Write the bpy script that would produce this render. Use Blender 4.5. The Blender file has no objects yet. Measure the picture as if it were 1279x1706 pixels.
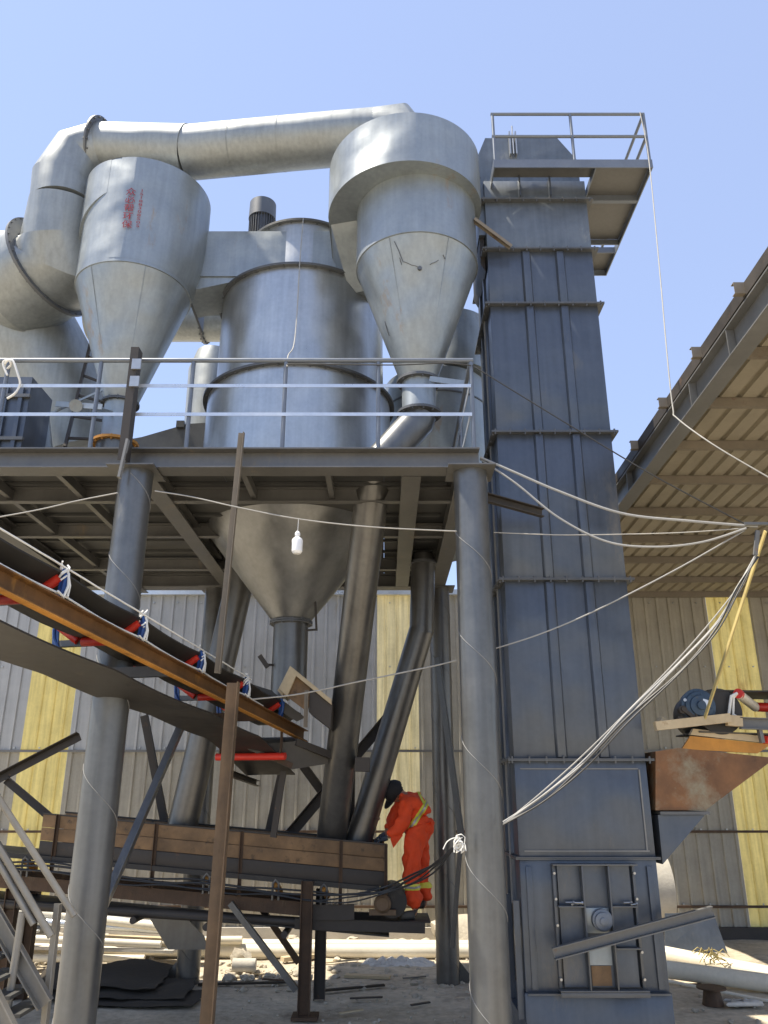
import bpy, bmesh, math, random
from mathutils import Vector, Matrix, noise
random.seed(7)
R = math.radians
V = Vector
# ------------------------------------------------------------------ camera, sky, sun, exposure
sc = bpy.context.scene
H = 2.1; PITCH = R(19.5); F = 1317.0
cam = bpy.data.objects.new('camera', bpy.data.cameras.new('camera'))
sc.collection.objects.link(cam); sc.camera = cam
cam.location = (0, 0, H); cam.rotation_euler = (R(90) + PITCH, 0, 0)
cam.data.sensor_fit = 'VERTICAL'; cam.data.sensor_height = 36; cam.data.lens = F / 1706 * 36
cam.data.clip_start = 0.05; cam.data.clip_end = 3000
SUN_DIR = V((-0.41, -0.03, 0.90)).normalized()          # towards the sun
w = bpy.data.worlds.new("World"); sc.world = w; w.use_nodes = True
nt = w.node_tree; bg = nt.nodes['Background']
sky = nt.nodes.new('ShaderNodeTexSky'); sky.sky_type = 'NISHITA'; sky.sun_disc = False
sky.sun_elevation = math.asin(SUN_DIR.z); sky.sun_rotation = math.atan2(SUN_DIR.x, SUN_DIR.y)
sky.air_density = 1.0; sky.dust_density = 0.35; sky.ozone_density = 2.6; sky.altitude = 50
mixw = nt.nodes.new('ShaderNodeMix'); mixw.data_type = 'RGBA'; mixw.inputs['Factor'].default_value = 0.62
nt.links.new(sky.outputs[0], mixw.inputs['A']); mixw.inputs['B'].default_value = (1.68, 1.97, 2.92, 1)      # even thin haze over the sky
nt.links.new(mixw.outputs['Result'], bg.inputs[0]); bg.inputs[1].default_value = 0.15
sun = bpy.data.objects.new('sun', bpy.data.lights.new('sun', 'SUN')); sc.collection.objects.link(sun)
sun.data.energy = 4.0; sun.data.angle = R(0.5); sun.data.color = (1.0, 0.91, 0.76)
sun.rotation_euler = SUN_DIR.to_track_quat('Z', 'Y').to_euler()
sc.view_settings.view_transform = 'Standard'; sc.view_settings.look = 'None'
sc.view_settings.exposure = 1.1; sc.view_settings.gamma = 1
COL = sc.collection
# ------------------------------------------------------------------ pixel -> world helpers (measured from the photograph)
CC, SS = math.cos(PITCH), math.sin(PITCH)
def ray(px, py):
    v = (853 - py) / F
    return V(((px - 639.5) / F, CC - v * SS, SS + v * CC))
def W(px, py, Y):
    d = ray(px, py); return V((0, 0, H)) + d * (Y / d.y)
def WZ(px, py, Z):
    d = ray(px, py); return V((0, 0, H)) + d * ((Z - H) / d.z)
def Zat(py, Y): return W(640, py, Y).z
def Xat(px, py, Y): return W(px, py, Y).x
# ------------------------------------------------------------------ materials
MATS = {}
def N(nt, t, **k):
    n = nt.nodes.new(t)
    for a, b in k.items(): setattr(n, a, b)
    return n
def mat(name, col, rough=0.5, metal=0.0, var=0.12, streak=0.0, stain=None, stain_amt=0.0, stain_scale=2.0,
        bump=0.0, bump_scale=30, scale=3.0, rvar=0.12, dent=0.0, translucent=0.0, spec=0.5, fine=0.05):
    m = bpy.data.materials.new(name); m.use_nodes = True; nt = m.node_tree
    L = nt.links; b = nt.nodes['Principled BSDF']; out = nt.nodes['Material Output']
    tc = N(nt, 'ShaderNodeTexCoord')
    n1 = N(nt, 'ShaderNodeTexNoise'); n1.inputs['Scale'].default_value = scale; n1.inputs['Detail'].default_value = 6
    n1.inputs['Roughness'].default_value = 0.6
    L.new(tc.outputs['Object'], n1.inputs['Vector'])
    n2 = N(nt, 'ShaderNodeTexNoise'); n2.inputs['Scale'].default_value = scale * 9; n2.inputs['Detail'].default_value = 4
    L.new(tc.outputs['Object'], n2.inputs['Vector'])
    # value factor = 1 + var*(n1-.5)*2 + fine*(n2-.5)*2
    def math_(op, a, c, use_clamp=False):
        x = N(nt, 'ShaderNodeMath', operation=op, use_clamp=use_clamp)
        for i, q in enumerate((a, c)):
            if q is None: continue
            if isinstance(q, (int, float)): x.inputs[i].default_value = q
            else: L.new(q, x.inputs[i])
        return x.outputs[0]
    f = math_('MULTIPLY', math_('SUBTRACT', n1.outputs[0], 0.5), var * 4)
    f2 = math_('MULTIPLY', math_('SUBTRACT', n2.outputs[0], 0.5), fine * 4)
    tot = math_('ADD', math_('ADD', f, f2), 1.0)
    if streak:
        mp = N(nt, 'ShaderNodeMapping'); mp.inputs['Scale'].default_value = (9, 9, 0.5)
        L.new(tc.outputs['Object'], mp.inputs[0])
        n3 = N(nt, 'ShaderNodeTexNoise'); n3.inputs['Scale'].default_value = 2.2; n3.inputs['Detail'].default_value = 5
        L.new(mp.outputs[0], n3.inputs['Vector'])
        tot = math_('ADD', tot, math_('MULTIPLY', math_('SUBTRACT', n3.outputs[0], 0.5), streak * 4))
    mx = N(nt, 'ShaderNodeVectorMath', operation='SCALE'); mx.inputs[0].default_value = col[:3]
    L.new(tot, mx.inputs['Scale'])
    colout = mx.outputs[0]
    if stain:
        n4 = N(nt, 'ShaderNodeTexNoise'); n4.inputs['Scale'].default_value = stain_scale; n4.inputs['Detail'].default_value = 8
        n4.inputs['Roughness'].default_value = 0.7
        mp4 = N(nt, 'ShaderNodeMapping'); mp4.inputs['Location'].default_value = (3.1, 7.7, 1.3)
        if streak: mp4.inputs['Scale'].default_value = (1, 1, 0.35)
        L.new(tc.outputs['Object'], mp4.inputs[0]); L.new(mp4.outputs[0], n4.inputs['Vector'])
        r = N(nt, 'ShaderNodeValToRGB')
        r.color_ramp.elements[0].position = 0.62 - stain_amt * 0.3; r.color_ramp.elements[1].position = 0.74 - stain_amt * 0.25
        L.new(n4.outputs[0], r.inputs[0])
        mm = N(nt, 'ShaderNodeMix', data_type='RGBA'); L.new(r.outputs[0], mm.inputs['Factor'])
        L.new(colout, mm.inputs['A']); mm.inputs['B'].default_value = (*stain, 1); colout = mm.outputs['Result']
        if metal > 0.2:
            L.new(math_('MULTIPLY', math_('SUBTRACT', 1.0, r.outputs[0]), metal, True), b.inputs['Metallic'])
    L.new(colout, b.inputs['Base Color'])
    if not (stain and metal > 0.2): b.inputs['Metallic'].default_value = metal
    L.new(math_('ADD', math_('MULTIPLY', math_('SUBTRACT', n1.outputs[0], 0.5), rvar * 4), rough, True), b.inputs['Roughness'])
    b.inputs['Specular IOR Level'].default_value = spec
    nrm = None
    if dent:
        n5 = N(nt, 'ShaderNodeTexNoise'); n5.inputs['Scale'].default_value = 1.3; n5.inputs['Detail'].default_value = 1.5
        L.new(tc.outputs['Object'], n5.inputs['Vector'])
        bp = N(nt, 'ShaderNodeBump'); bp.inputs['Strength'].default_value = 1.0; bp.inputs['Distance'].default_value = dent
        L.new(n5.outputs[0], bp.inputs['Height']); nrm = bp.outputs[0]
    if bump:
        n6 = N(nt, 'ShaderNodeTexNoise'); n6.inputs['Scale'].default_value = bump_scale; n6.inputs['Detail'].default_value = 6
        L.new(tc.outputs['Object'], n6.inputs['Vector'])
        bp = N(nt, 'ShaderNodeBump'); bp.inputs['Strength'].default_value = 1.0; bp.inputs['Distance'].default_value = bump
        L.new(n6.outputs[0], bp.inputs['Height'])
        if nrm: L.new(nrm, bp.inputs['Normal'])
        nrm = bp.outputs[0]
    if nrm: L.new(nrm, b.inputs['Normal'])
    if translucent:
        tr = N(nt, 'ShaderNodeBsdfTranslucent'); L.new(colout, tr.inputs['Color'])
        ms = N(nt, 'ShaderNodeMixShader'); ms.inputs[0].default_value = translucent
        L.new(b.outputs[0], ms.inputs[1]); L.new(tr.outputs[0], ms.inputs[2]); L.new(ms.outputs[0], out.inputs[0])
    MATS[name] = m; return m
RUST = (0.085, 0.050, 0.028)
M_CYC = mat('galvanised cyclone sheet', (0.305, 0.335, 0.348), 0.44, 0.60, 0.13, 0.09, (0.30, 0.19, 0.09), 0.0, 1.6, dent=0.11, rvar=0.10)
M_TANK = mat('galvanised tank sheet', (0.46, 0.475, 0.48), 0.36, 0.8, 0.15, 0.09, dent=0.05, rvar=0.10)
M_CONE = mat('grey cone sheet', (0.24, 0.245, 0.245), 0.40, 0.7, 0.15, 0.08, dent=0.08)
M_DUCT = mat('galvanised duct sheet', (0.30, 0.32, 0.32), 0.48, 0.58, 0.12, 0.12, dent=0.05, rvar=0.08)
M_ELEV = mat('blue grey painted steel', (0.096, 0.112, 0.138), 0.38, 0.45, 0.12, 0.09, (0.15, 0.145, 0.135), 0.0, 1.9, dent=0.12, rvar=0.10)
M_ELEVH = mat('heat marked grey steel', (0.15, 0.17, 0.19), 0.42, 0.45, 0.2, 0.12, (0.30, 0.29, 0.26), 0.02, 2.6, dent=0.1, rvar=0.10)
M_FLG = mat('dark grey flange steel', (0.13, 0.135, 0.14), 0.5, 0.4, 0.2)
M_COLM = mat('grey painted spiral pipe', (0.145, 0.15, 0.152), 0.36, 0.55, 0.2, 0.12, (0.25, 0.235, 0.20), 0.0, 2.2, rvar=0.10)
M_PIPE = mat('oiled dark steel pipe', (0.155, 0.152, 0.145), 0.36, 0.7, 0.2, 0.10, rvar=0.08)
M_BEAM = mat('grey primed beam', (0.155, 0.152, 0.145), 0.45, 0.4, 0.16, 0.04, (0.22, 0.17, 0.11), -0.02, 3)
M_DECK = mat('dark deck plate', (0.075, 0.075, 0.072), 0.6, 0.3, 0.25)
M_RAIL = mat('grey tube railing', (0.17, 0.19, 0.22), 0.45, 0.4, 0.12)
M_POST = mat('weathered brown angle', (0.16, 0.105, 0.06), 0.65, 0.15, 0.5, 0.12, (0.07, 0.045, 0.03), 0.1, 4, bump=0.002)
M_STAIR = mat('dusty stair steel', (0.25, 0.235, 0.205), 0.5, 0.3, 0.2, 0.1)
M_FLAT = mat('galvanised flat bar', (0.62, 0.65, 0.68), 0.35, 0.7, 0.08)
M_RUST = mat('rusty steel', RUST, 0.7, 0.1, 0.45, 0.10, (0.17, 0.13, 0.08), 0.06, 5, bump=0.003, bump_scale=60, rvar=0.05)
M_ORNG = mat('orange rusted channel', (0.48, 0.22, 0.04), 0.6, 0.1, 0.3, 0.06, (0.12, 0.06, 0.03), 0.1, 5, bump=0.002)
M_STRG = mat('rust brown channel web', (0.15, 0.072, 0.024), 0.6, 0.1, 0.5, 0.1, (0.34, 0.17, 0.04), 0.10, 4, bump=0.002)
M_DARK = mat('dark brown steel', (0.06, 0.052, 0.045), 0.6, 0.3, 0.3, 0.0, (0.16, 0.08, 0.035), -0.02, 5)
M_WOODR = mat('rust brown skirt board', (0.22, 0.135, 0.068), 0.75, 0.0, 0.55, 0.0, (0.05, 0.04, 0.03), 0.15, 6, bump=0.004)
M_BELT = mat('black rubber belt', (0.028, 0.026, 0.024), 0.55, 0.0, 0.35, 0.0, (0.075, 0.065, 0.05), 0.05, 3)
M_BELTD = mat('dusty belt underside', (0.09, 0.082, 0.07), 0.75, 0.0, 0.2)
M_RED = mat('red roller', (0.62, 0.035, 0.02), 0.4, 0.0, 0.12)
M_BLUE = mat('blue idler bracket', (0.02, 0.075, 0.26), 0.4, 0.1, 0.15)
M_WHITE = mat('white cord', (0.78, 0.77, 0.72), 0.6, 0.0, 0.08)
M_WIRE = mat('dusty white wire', (0.38, 0.37, 0.34), 0.7, 0.0, 0.2, scale=8)
M_GREYC = mat('grey cable', (0.30, 0.30, 0.29), 0.6, 0.0, 0.1)
M_BLACKC = mat('black cable', (0.035, 0.035, 0.035), 0.5, 0.0, 0.1)
M_CLAD = mat('weathered grey cladding', (0.40, 0.405, 0.40), 0.5, 0.1, 0.12, 0.10, (0.27, 0.22, 0.15), 0.02, 1.2, fine=0.03)
M_CLADB = mat('dirty cladding with bounce and shade in its brown', (0.36, 0.335, 0.275), 0.6, 0.05, 0.15, 0.12, (0.16, 0.11, 0.06), 0.03, 1.5)  # brown base colour carries warm ground bounce and shade besides the dirt
M_YELL = mat('yellow translucent sheet', (0.68, 0.565, 0.21), 0.45, 0.0, 0.14, 0.22, (0.36, 0.20, 0.05), -0.08, 1.6, translucent=0.55)
M_YELP = mat('sun bleached yellow sheet', (0.66, 0.58, 0.33), 0.45, 0.0, 0.12, 0.30, (0.42, 0.30, 0.10), -0.04, 1.6, translucent=0.5)
M_ROOF = mat('tan roof sheet', (0.31, 0.272, 0.20), 0.65, 0.0, 0.15, 0.0, (0.24, 0.17, 0.09), 0.05, 1.6)
M_PURL = mat('roof purlin', (0.20, 0.17, 0.13), 0.6, 0.1, 0.2, 0.0, (0.12, 0.06, 0.03), 0.0, 4)
M_RAFT = mat('rafter steel', (0.16, 0.16, 0.155), 0.5, 0.2, 0.15, 0.0, (0.20, 0.11, 0.05), 0.0, 4)
M_CONC = mat('pale concrete', (0.50, 0.47, 0.41), 0.85, 0.0, 0.15, bump=0.004)
M_PVC = mat('cream plastic pipe', (0.72, 0.67, 0.55), 0.4, 0.0, 0.08, 0.0, (0.40, 0.33, 0.22), -0.1, 2)
M_CLOTH = mat('orange work cloth', (0.80, 0.075, 0.015), 0.8, 0.0, 0.12, bump=0.004, bump_scale=14)
M_REFL = mat('yellow safety tape', (0.75, 0.72, 0.08), 0.4, 0.0, 0.05)
M_SILV = mat('silver safety tape', (0.45, 0.45, 0.43), 0.3, 0.2, 0.05)
M_SKIN = mat('skin', (0.42, 0.22, 0.13), 0.55, 0.0, 0.06)
M_CAP = mat('black cap cloth', (0.012, 0.012, 0.014), 0.8, 0.0, 0.1)
M_GLOV = mat('dark work glove', (0.06, 0.07, 0.085), 0.8, 0.0, 0.15)
M_SHOE = mat('grey work shoe', (0.10, 0.095, 0.085), 0.7, 0.0, 0.2)
M_SHEET = mat('black tar paper', (0.045, 0.037, 0.027), 0.95, 0.0, 0.25, bump=0.004)
M_WOOD = mat('sawn pale timber', (0.52, 0.42, 0.27), 0.75, 0.0, 0.2, 0.0, (0.25, 0.13, 0.05), 0.0, 5)
M_YWOOD = mat('yellow painted lath', (0.50, 0.40, 0.16), 0.7, 0.0, 0.2, 0.0, (0.35, 0.25, 0.12), 0.05, 8)
M_MOTOR = mat('blue motor paint', (0.045, 0.075, 0.115), 0.45, 0.3, 0.3, 0.0, (0.10, 0.09, 0.07), 0.05, 9)
M_STEEL = mat('bare bolt steel', (0.45, 0.45, 0.44), 0.35, 0.8, 0.1)
M_TXT = mat('red stencil paint', (0.30, 0.045, 0.05), 0.7, 0.0, 0.15)
M_BULB = mat('white bulb plastic', (0.85, 0.85, 0.84), 0.3, 0.0, 0.02)
M_HOPR = mat('rust stained hopper plate', (0.19, 0.09, 0.038), 0.55, 0.15, 0.6, 0.0, (0.27, 0.235, 0.16), 0.32, 1.5, bump=.002)
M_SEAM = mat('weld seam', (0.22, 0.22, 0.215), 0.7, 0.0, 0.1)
M_RAG = mat('dusty white rag', (0.62, 0.60, 0.55), 0.9, 0.0, 0.1)
M_ROCK = mat('rubble stone', (0.48, 0.43, 0.34), 0.9, 0.0, 0.25, bump=0.01)
# ------------------------------------------------------------------ mesh builder
WL = {}   # world origin of each object
class MB:
    def __init__(s): s.v = []; s.f = []
    def add(s, vs, fs):
        o = len(s.v); s.v += [V(x) for x in vs]; s.f += [[o + i for i in f] for f in fs]; return s
    def box(s, c, d, rot=None):
        x, y, z = d[0] / 2, d[1] / 2, d[2] / 2
        vs = [V((a, b_, e)) for a in (-x, x) for b_ in (-y, y) for e in (-z, z)]
        if rot is not None: vs = [rot @ q for q in vs]
        c = V(c)
        return s.add([c + q for q in vs], [(0, 1, 3, 2), (4, 6, 7, 5), (0, 4, 5, 1), (2, 3, 7, 6), (0, 2, 6, 4), (1, 5, 7, 3)])
    def b2(s, x0, x1, y0, y1, z0, z1):
        return s.box(((x0 + x1) / 2, (y0 + y1) / 2, (z0 + z1) / 2), (abs(x1 - x0), abs(y1 - y0), abs(z1 - z0)))
    def frame(s, p0, p1, up):
        d = (V(p1) - V(p0)).normalized(); up = V(up)
        if abs(d.dot(up.normalized())) > 0.99: up = V((0, 1, 0)) if abs(d.y) < 0.9 else V((1, 0, 0))
        sx = d.cross(up).normalized(); uz = sx.cross(d).normalized(); return d, sx, uz
    def prof(s, p0, p1, pts, up=(0, 0, 1)):
        d, sx, uz = s.frame(p0, p1, up); n = len(pts); p0 = V(p0); p1 = V(p1)
        a = [p0 + sx * x + uz * y for x, y in pts]; b_ = [p1 + sx * x + uz * y for x, y in pts]
        return s.add(a + b_, [[i, (i + 1) % n, n + (i + 1) % n, n + i] for i in range(n)] + [list(range(n))[::-1], list(range(n, 2 * n))])
    def beam(s, p0, p1, w_, h_, up=(0, 0, 1)):
        return s.prof(p0, p1, [(-w_ / 2, -h_ / 2), (w_ / 2, -h_ / 2), (w_ / 2, h_ / 2), (-w_ / 2, h_ / 2)], up)
    def ibeam(s, p0, p1, w_, h_, t=0.012, up=(0, 0, 1)):
        a, b_, c = w_ / 2, h_ / 2, t / 2
        return s.prof(p0, p1, [(-a, -b_), (a, -b_), (a, -b_ + t), (c, -b_ + t), (c, b_ - t), (a, b_ - t), (a, b_), (-a, b_), (-a, b_ - t), (-c, b_ - t), (-c, -b_ + t), (-a, -b_ + t)], up)
    def chan(s, p0, p1, w_, h_, t=0.009, up=(0, 0, 1), flip=1):
        b_ = h_ / 2; f = flip
        pts = [(0, -b_), (w_ * f, -b_), (w_ * f, -b_ + t), (t * f, -b_ + t), (t * f, b_ - t), (w_ * f, b_ - t), (w_ * f, b_), (0, b_)]
        return s.prof(p0, p1, pts, up)
    def angle(s, p0, p1, w_, t=0.007, up=(0, 0, 1), fx=1, fy=1):
        return s.prof(p0, p1, [(0, 0), (w_ * fx, 0), (w_ * fx, t * fy), (t * fx, t * fy), (t * fx, w_ * fy), (0, w_ * fy)], up)
    def cyl(s, p0, p1, r0, r1=None, n=24, caps=True):
        r1 = r0 if r1 is None else r1
        d, sx, uz = s.frame(p0, p1, (0, 0, 1)); p0 = V(p0); p1 = V(p1)
        vs = []
        for p, r in ((p0, r0), (p1, r1)):
            vs += [p + (sx * math.cos(2 * math.pi * i / n) + uz * math.sin(2 * math.pi * i / n)) * r for i in range(n)]
        fs = [[i, (i + 1) % n, n + (i + 1) % n, n + i] for i in range(n)]
        if caps: fs += [list(range(n))[::-1], list(range(n, 2 * n))]
        return s.add(vs, fs)
    def tube(s, pts, r, n=8, caps=True):
        pts = [V(p) for p in pts]; m = len(pts)
        rs = r if isinstance(r, (list, tuple)) else [r] * m
        d0 = (pts[1] - pts[0]).normalized()
        ref = V((0, 0, 1)) if abs(d0.z) < 0.9 else V((0, 1, 0))
        sx = d0.cross(ref).normalized(); vs = []
        for i in range(m):
            a = (pts[i] - pts[i - 1]).normalized() if i else d0
            b_ = (pts[i + 1] - pts[i]).normalized() if i < m - 1 else a
            t = (a + b_).normalized()
            sx = (sx - t * sx.dot(t)).normalized(); sy = t.cross(sx)
            # mitre stretch
            k = 1.0 / max(0.5, a.dot(t)); axis = (a - b_)
            ax = axis.normalized() if axis.length > 1e-4 else None
            for j in range(n):
                q = (sx * math.cos(2 * math.pi * j / n) + sy * math.sin(2 * math.pi * j / n)) * rs[i]
                if ax is not None:
                    axp = (ax - t * ax.dot(t))
                    if axp.length > 1e-5:
                        axp.normalize(); q += axp * q.dot(axp) * (k - 1)
                vs.append(pts[i] + q)
        fs = [[i * n + j, i * n + (j + 1) % n, (i + 1) * n + (j + 1) % n, (i + 1) * n + j] for i in range(m - 1) for j in range(n)]
        if caps: fs += [list(range(n))[::-1], list(range((m - 1) * n, m * n))]
        return s.add(vs, fs)
    def lathe(s, c, prof, n=48, closed=False):
        c = V(c); vs = []; m = len(prof)
        for r, z in prof:
            vs += [c + V((r * math.cos(2 * math.pi * j / n), r * math.sin(2 * math.pi * j / n), z)) for j in range(n)]
        fs = [[i * n + j, i * n + (j + 1) % n, (i + 1) * n + (j + 1) % n, (i + 1) * n + j] for i in range(m - 1) for j in range(n)]
        if prof[0][0] > 0: fs.append(list(range(n))[::-1])
        if prof[-1][0] > 0: fs.append(list(range((m - 1) * n, m * n)))
        return s.add(vs, fs)
    def poly(s, pts, d):     # polygon extruded along vector d
        pts = [V(p) for p in pts]; n = len(pts); d = V(d)
        return s.add(pts + [p + d for p in pts], [[i, (i + 1) % n, n + (i + 1) % n, n + i] for i in range(n)] + [list(range(n))[::-1], list(range(n, 2 * n))])
    def bolts(s, p, axis, r, n, size=0.018, length=0.03, off=0.0):
        p = V(p); d = V(axis).normalized(); ref = V((0, 0, 1)) if abs(d.z) < 0.9 else V((1, 0, 0))
        sx = d.cross(ref).normalized(); sy = d.cross(sx)
        for i in range(n):
            a = 2 * math.pi * (i + 0.3) / n; q = p + (sx * math.cos(a) + sy * math.sin(a)) * r
            s.cyl(q - d * length / 2, q + d * length / 2, size / 2, n=6)
        return s
    def build(s, name, m, parent=None, loc=None, smooth=True, ang=32, bevel=0, wobble=0):
        if parent is not None: o_ = WL[parent.name]
        elif loc is not None: o_ = V(loc)
        else:
            xs = [q.x for q in s.v]; ys = [q.y for q in s.v]; zs = [q.z for q in s.v]
            o_ = V(((min(xs) + max(xs)) / 2, (min(ys) + max(ys)) / 2, min(zs)))
        me = bpy.data.meshes.new(name)
        me.from_pydata([q - o_ for q in s.v], [], s.f)
        bm = bmesh.new(); bm.from_mesh(me); bmesh.ops.recalc_face_normals(bm, faces=bm.faces)
        if bevel:
            es = [e for e in bm.edges if len(e.link_faces) == 2 and e.calc_face_angle(0) > R(40)]
            bmesh.ops.bevel(bm, geom=es, offset=bevel, segments=2, affect='EDGES', profile=0.5)
        bm.to_mesh(me); bm.free()
        if smooth:
            me.shade_smooth(); me.set_sharp_from_angle(angle=R(ang))
        me.materials.append(m)
        ob = bpy.data.objects.new(name, me); COL.objects.link(ob)
        if parent is not None: ob.parent = parent
        else: ob.location = o_
        WL[ob.name] = o_
        return ob
def tag(o, label=None, cat=None, group=None, kind=None):
    if label: o['label'] = label
    if cat: o['category'] = cat
    if group: o['group'] = group
    if kind: o['kind'] = kind
    return o
def T(name, label, cat, loc, group=None):
    o = bpy.data.objects.new(name, None); COL.objects.link(o); o.location = V(loc); o.empty_display_size = 0.2
    WL[o.name] = V(loc); return tag(o, label, cat, group)
def dup(root, delta, label=None):
    def cp(o, par):
        c = o.copy(); COL.objects.link(c); c.parent = par; WL[c.name] = WL[o.name] + V(delta)
        for ch in list(o.children): cp(ch, c)
        return c
    r = cp(root, None); r.location = root.location + V(delta)
    if label: r['label'] = label
    return r
def cut_wave(p, amp, sc_=1.0): return noise.noise(V(p) * sc_) * amp
# ================================================================== GROUND
def ground():
    xs = [-400, -120, -40, -20, -14] + [-10 + i * 0.2 for i in range(101)] + [14, 20, 40, 120, 400]
    ys = [-200, -40, -10, 0, 3] + [5 + i * 0.15 for i in range(68)] + [18, 25, 60, 200, 900]
    vs = []; fs = []
    for y in ys:
        for x in xs:
            z = 0
            if abs(x) < 11 and 3.5 < y < 16:
                k = min(1, max(0, (y - 9.5) / 1.5))
                z = noise.noise(V((x * .5, y * .5, 0))) * 0.03 + noise.noise(V((x * 2.1, y * 2.1, 3))) * 0.03 * k + noise.noise(V((x * 6, y * 6, 9))) * 0.012 * k
            vs.append((x, y, z))
    nx = len(xs)
    for j in range(len(ys) - 1):
        for i in range(nx - 1): fs.append((j * nx + i, j * nx + i + 1, (j + 1) * nx + i + 1, (j + 1) * nx + i))
    me = bpy.data.meshes.new('ground'); me.from_pydata(vs, [], fs); me.shade_smooth()
    m = mat('dusty concrete yard', (0.47, 0.41, 0.31), 0.9, 0.0, 0.30, 0.0, (0.19, 0.16, 0.125), 0.06, 1.1, bump=0.03, bump_scale=7, scale=1.4, rvar=0.03, fine=0.22)
    me.materials.append(m); o = bpy.data.objects.new('ground', me); COL.objects.link(o); tag(o, kind='structure')
ground()
# ================================================================== FACTORY WALL
YW = 13.5; WTOP = 5.33
def clad(mb, x0, x1, z0, z1, y, pitch=0.205, flip=1):
    """trapezoid rib sheet from x0 to x1 (real folded profile)"""
    k0 = math.ceil(x0 / pitch); pr = [(x0, 0)]
    k = k0
    while k * pitch < x1 - 0.06:
        a = k * pitch
        if a > x0 + 0.01: pr += [(a, 0), (a + 0.012, -0.028), (a + 0.040, -0.028), (a + 0.052, 0)]
        k += 1
    pr.append((x1, 0))
    vs = [(x, y + d * flip, z0) for x, d in pr] + [(x, y + d * flip, z1) for x, d in pr]
    n = len(pr)
    mb.add(vs, [(i, i + 1, n + i + 1, n + i) for i in range(n - 1)])
wall = T('factory_wall', 'long wall of ribbed grey metal sheets with yellow translucent strips behind the plant', 'wall', (0, YW, 0))
bands = [(-14, -10.3, 0), (-10.3, -9.5, 1), (-9.5, -5.95, 0), (-5.95, -5.17, 1), (-5.17, -0.12, 0), (-0.12, 0.58, 1), (0.58, 5.6, 0), (5.6, 6.34, 1), (6.34, 10.5, 0), (10.5, 11.3, 1), (11.3, 15, 0)]
for x0, x1, k in bands:
    if k:
        mb = MB(); clad(mb, x0, x1, 0.12, 2.76, YW - 0.012); clad(mb, x0, x1, 2.74, WTOP, YW - 0.004)
        mb.build('translucent_panel', M_YELP if -1 < x0 < 1 else M_YELL, wall, smooth=False)
    else:
        mb = MB(); clad(mb, x0, x1, 2.72, WTOP, YW); mb.build('cladding_panel', M_CLAD if x0 < .5 else M_CLADB, wall, smooth=False)  # upper sheets at right coloured browner to imitate bounce and shade
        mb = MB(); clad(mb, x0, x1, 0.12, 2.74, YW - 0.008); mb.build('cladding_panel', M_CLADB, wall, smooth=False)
mb = MB()
for z in (.47, 1.54, 2.78, 4.1, 5.2):
    xx = -8.1
    while xx < 8:
        mb.box((xx, YW - .016, z), (.022, .02, .022)); xx += .41
mb.build('screw_rows', M_STEEL, wall)
for z in (0.44, 1.51, 2.73):
    MB().b2(-14, 15, YW - 0.060, YW - 0.034, z - 0.018, z + 0.018).build('girt_strip', M_BEAM if z > 2 else M_RUST, wall)
MB().b2(-14, 2.4, YW - 0.10, YW + 0.15, WTOP, WTOP + 0.09).build('eave_flashing', M_FLAT, wall)
MB().b2(-14, 2.5, YW - 0.1, YW + 0.12, -0.05, 0.16).build('plinth', M_CONC, wall)
MB().b2(2.5, 15, YW - 0.1, YW + 0.12, -0.05, 0.16).build('plinth', M_DARK, wall)
# ================================================================== OPEN SHED
shed = T('open_shed', 'open shed roof of tan ribbed sheets on steel purlins right of the elevator', 'shed', (2.62, 3.4, 0))
def rz(y): return 5.25 + 0.03 * (13.5 - y)
mb = MB(); pitch = 0.20; pr = [(2.655, 0)]; a = 2.68
while a < 9.4:
    pr += [(a, 0), (a + 0.015, 0.035), (a + 0.05, 0.035), (a + 0.065, 0)]; a += pitch
n = len(pr)
mb.add([(x, 3.2, rz(3.2) + .12 + d) for x, d in pr] + [(x, 13.7, rz(13.7) + .12 + d) for x, d in pr], [(i, i + 1, n + i + 1, n + i) for i in range(n - 1)])
mb.build('roof_sheet', M_ROOF, shed, smooth=False)
for y in (3.9, 4.9, 5.75, 6.6, 7.5, 8.4, 9.4, 10.45, 11.4, 12.45, 13.35):
    p = MB(); p.chan((2.56, y, rz(y) + 0.067), (9.4, y, rz(y) + 0.067), 0.045, 0.095, 0.005, flip=-1); p.build('purlin', M_PURL, shed)
MB().ibeam((2.715, 3.3, rz(3.3) - 0.135), (2.715, 13.45, rz(13.45) - 0.135), 0.15, 0.25, 0.012).build('rafter', M_RAFT, shed)
for y in (5.3, 6.1, 8.0):
    MB().box((2.675, y, rz(y) - 0.135), (0.062, 0.012, 0.222)).build('stiffener', M_RAFT, shed)
MB().ibeam((9.3, 3.3, rz(3.3) - 0.115), (9.3, 13.45, rz(13.45) - 0.115), 0.14, 0.21, 0.012).build('rafter', M_RAFT, shed)
for x, y in ((2.715, 3.5), (9.3, 3.5), (9.3, 13.2)):
    MB().ibeam((x, y, 0), (x, y, rz(y) - 0.23), 0.16, 0.2, 0.012).build('post', M_RAFT, shed)
MB().prof((2.65, 3.2, rz(3.2) + .06), (2.65, 13.6, rz(13.6) + .06), [(-.012, -.055), (.0, -.055), (.0, .055), (-.012, .055)]).build('edge_trim', M_DARK, shed)
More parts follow.
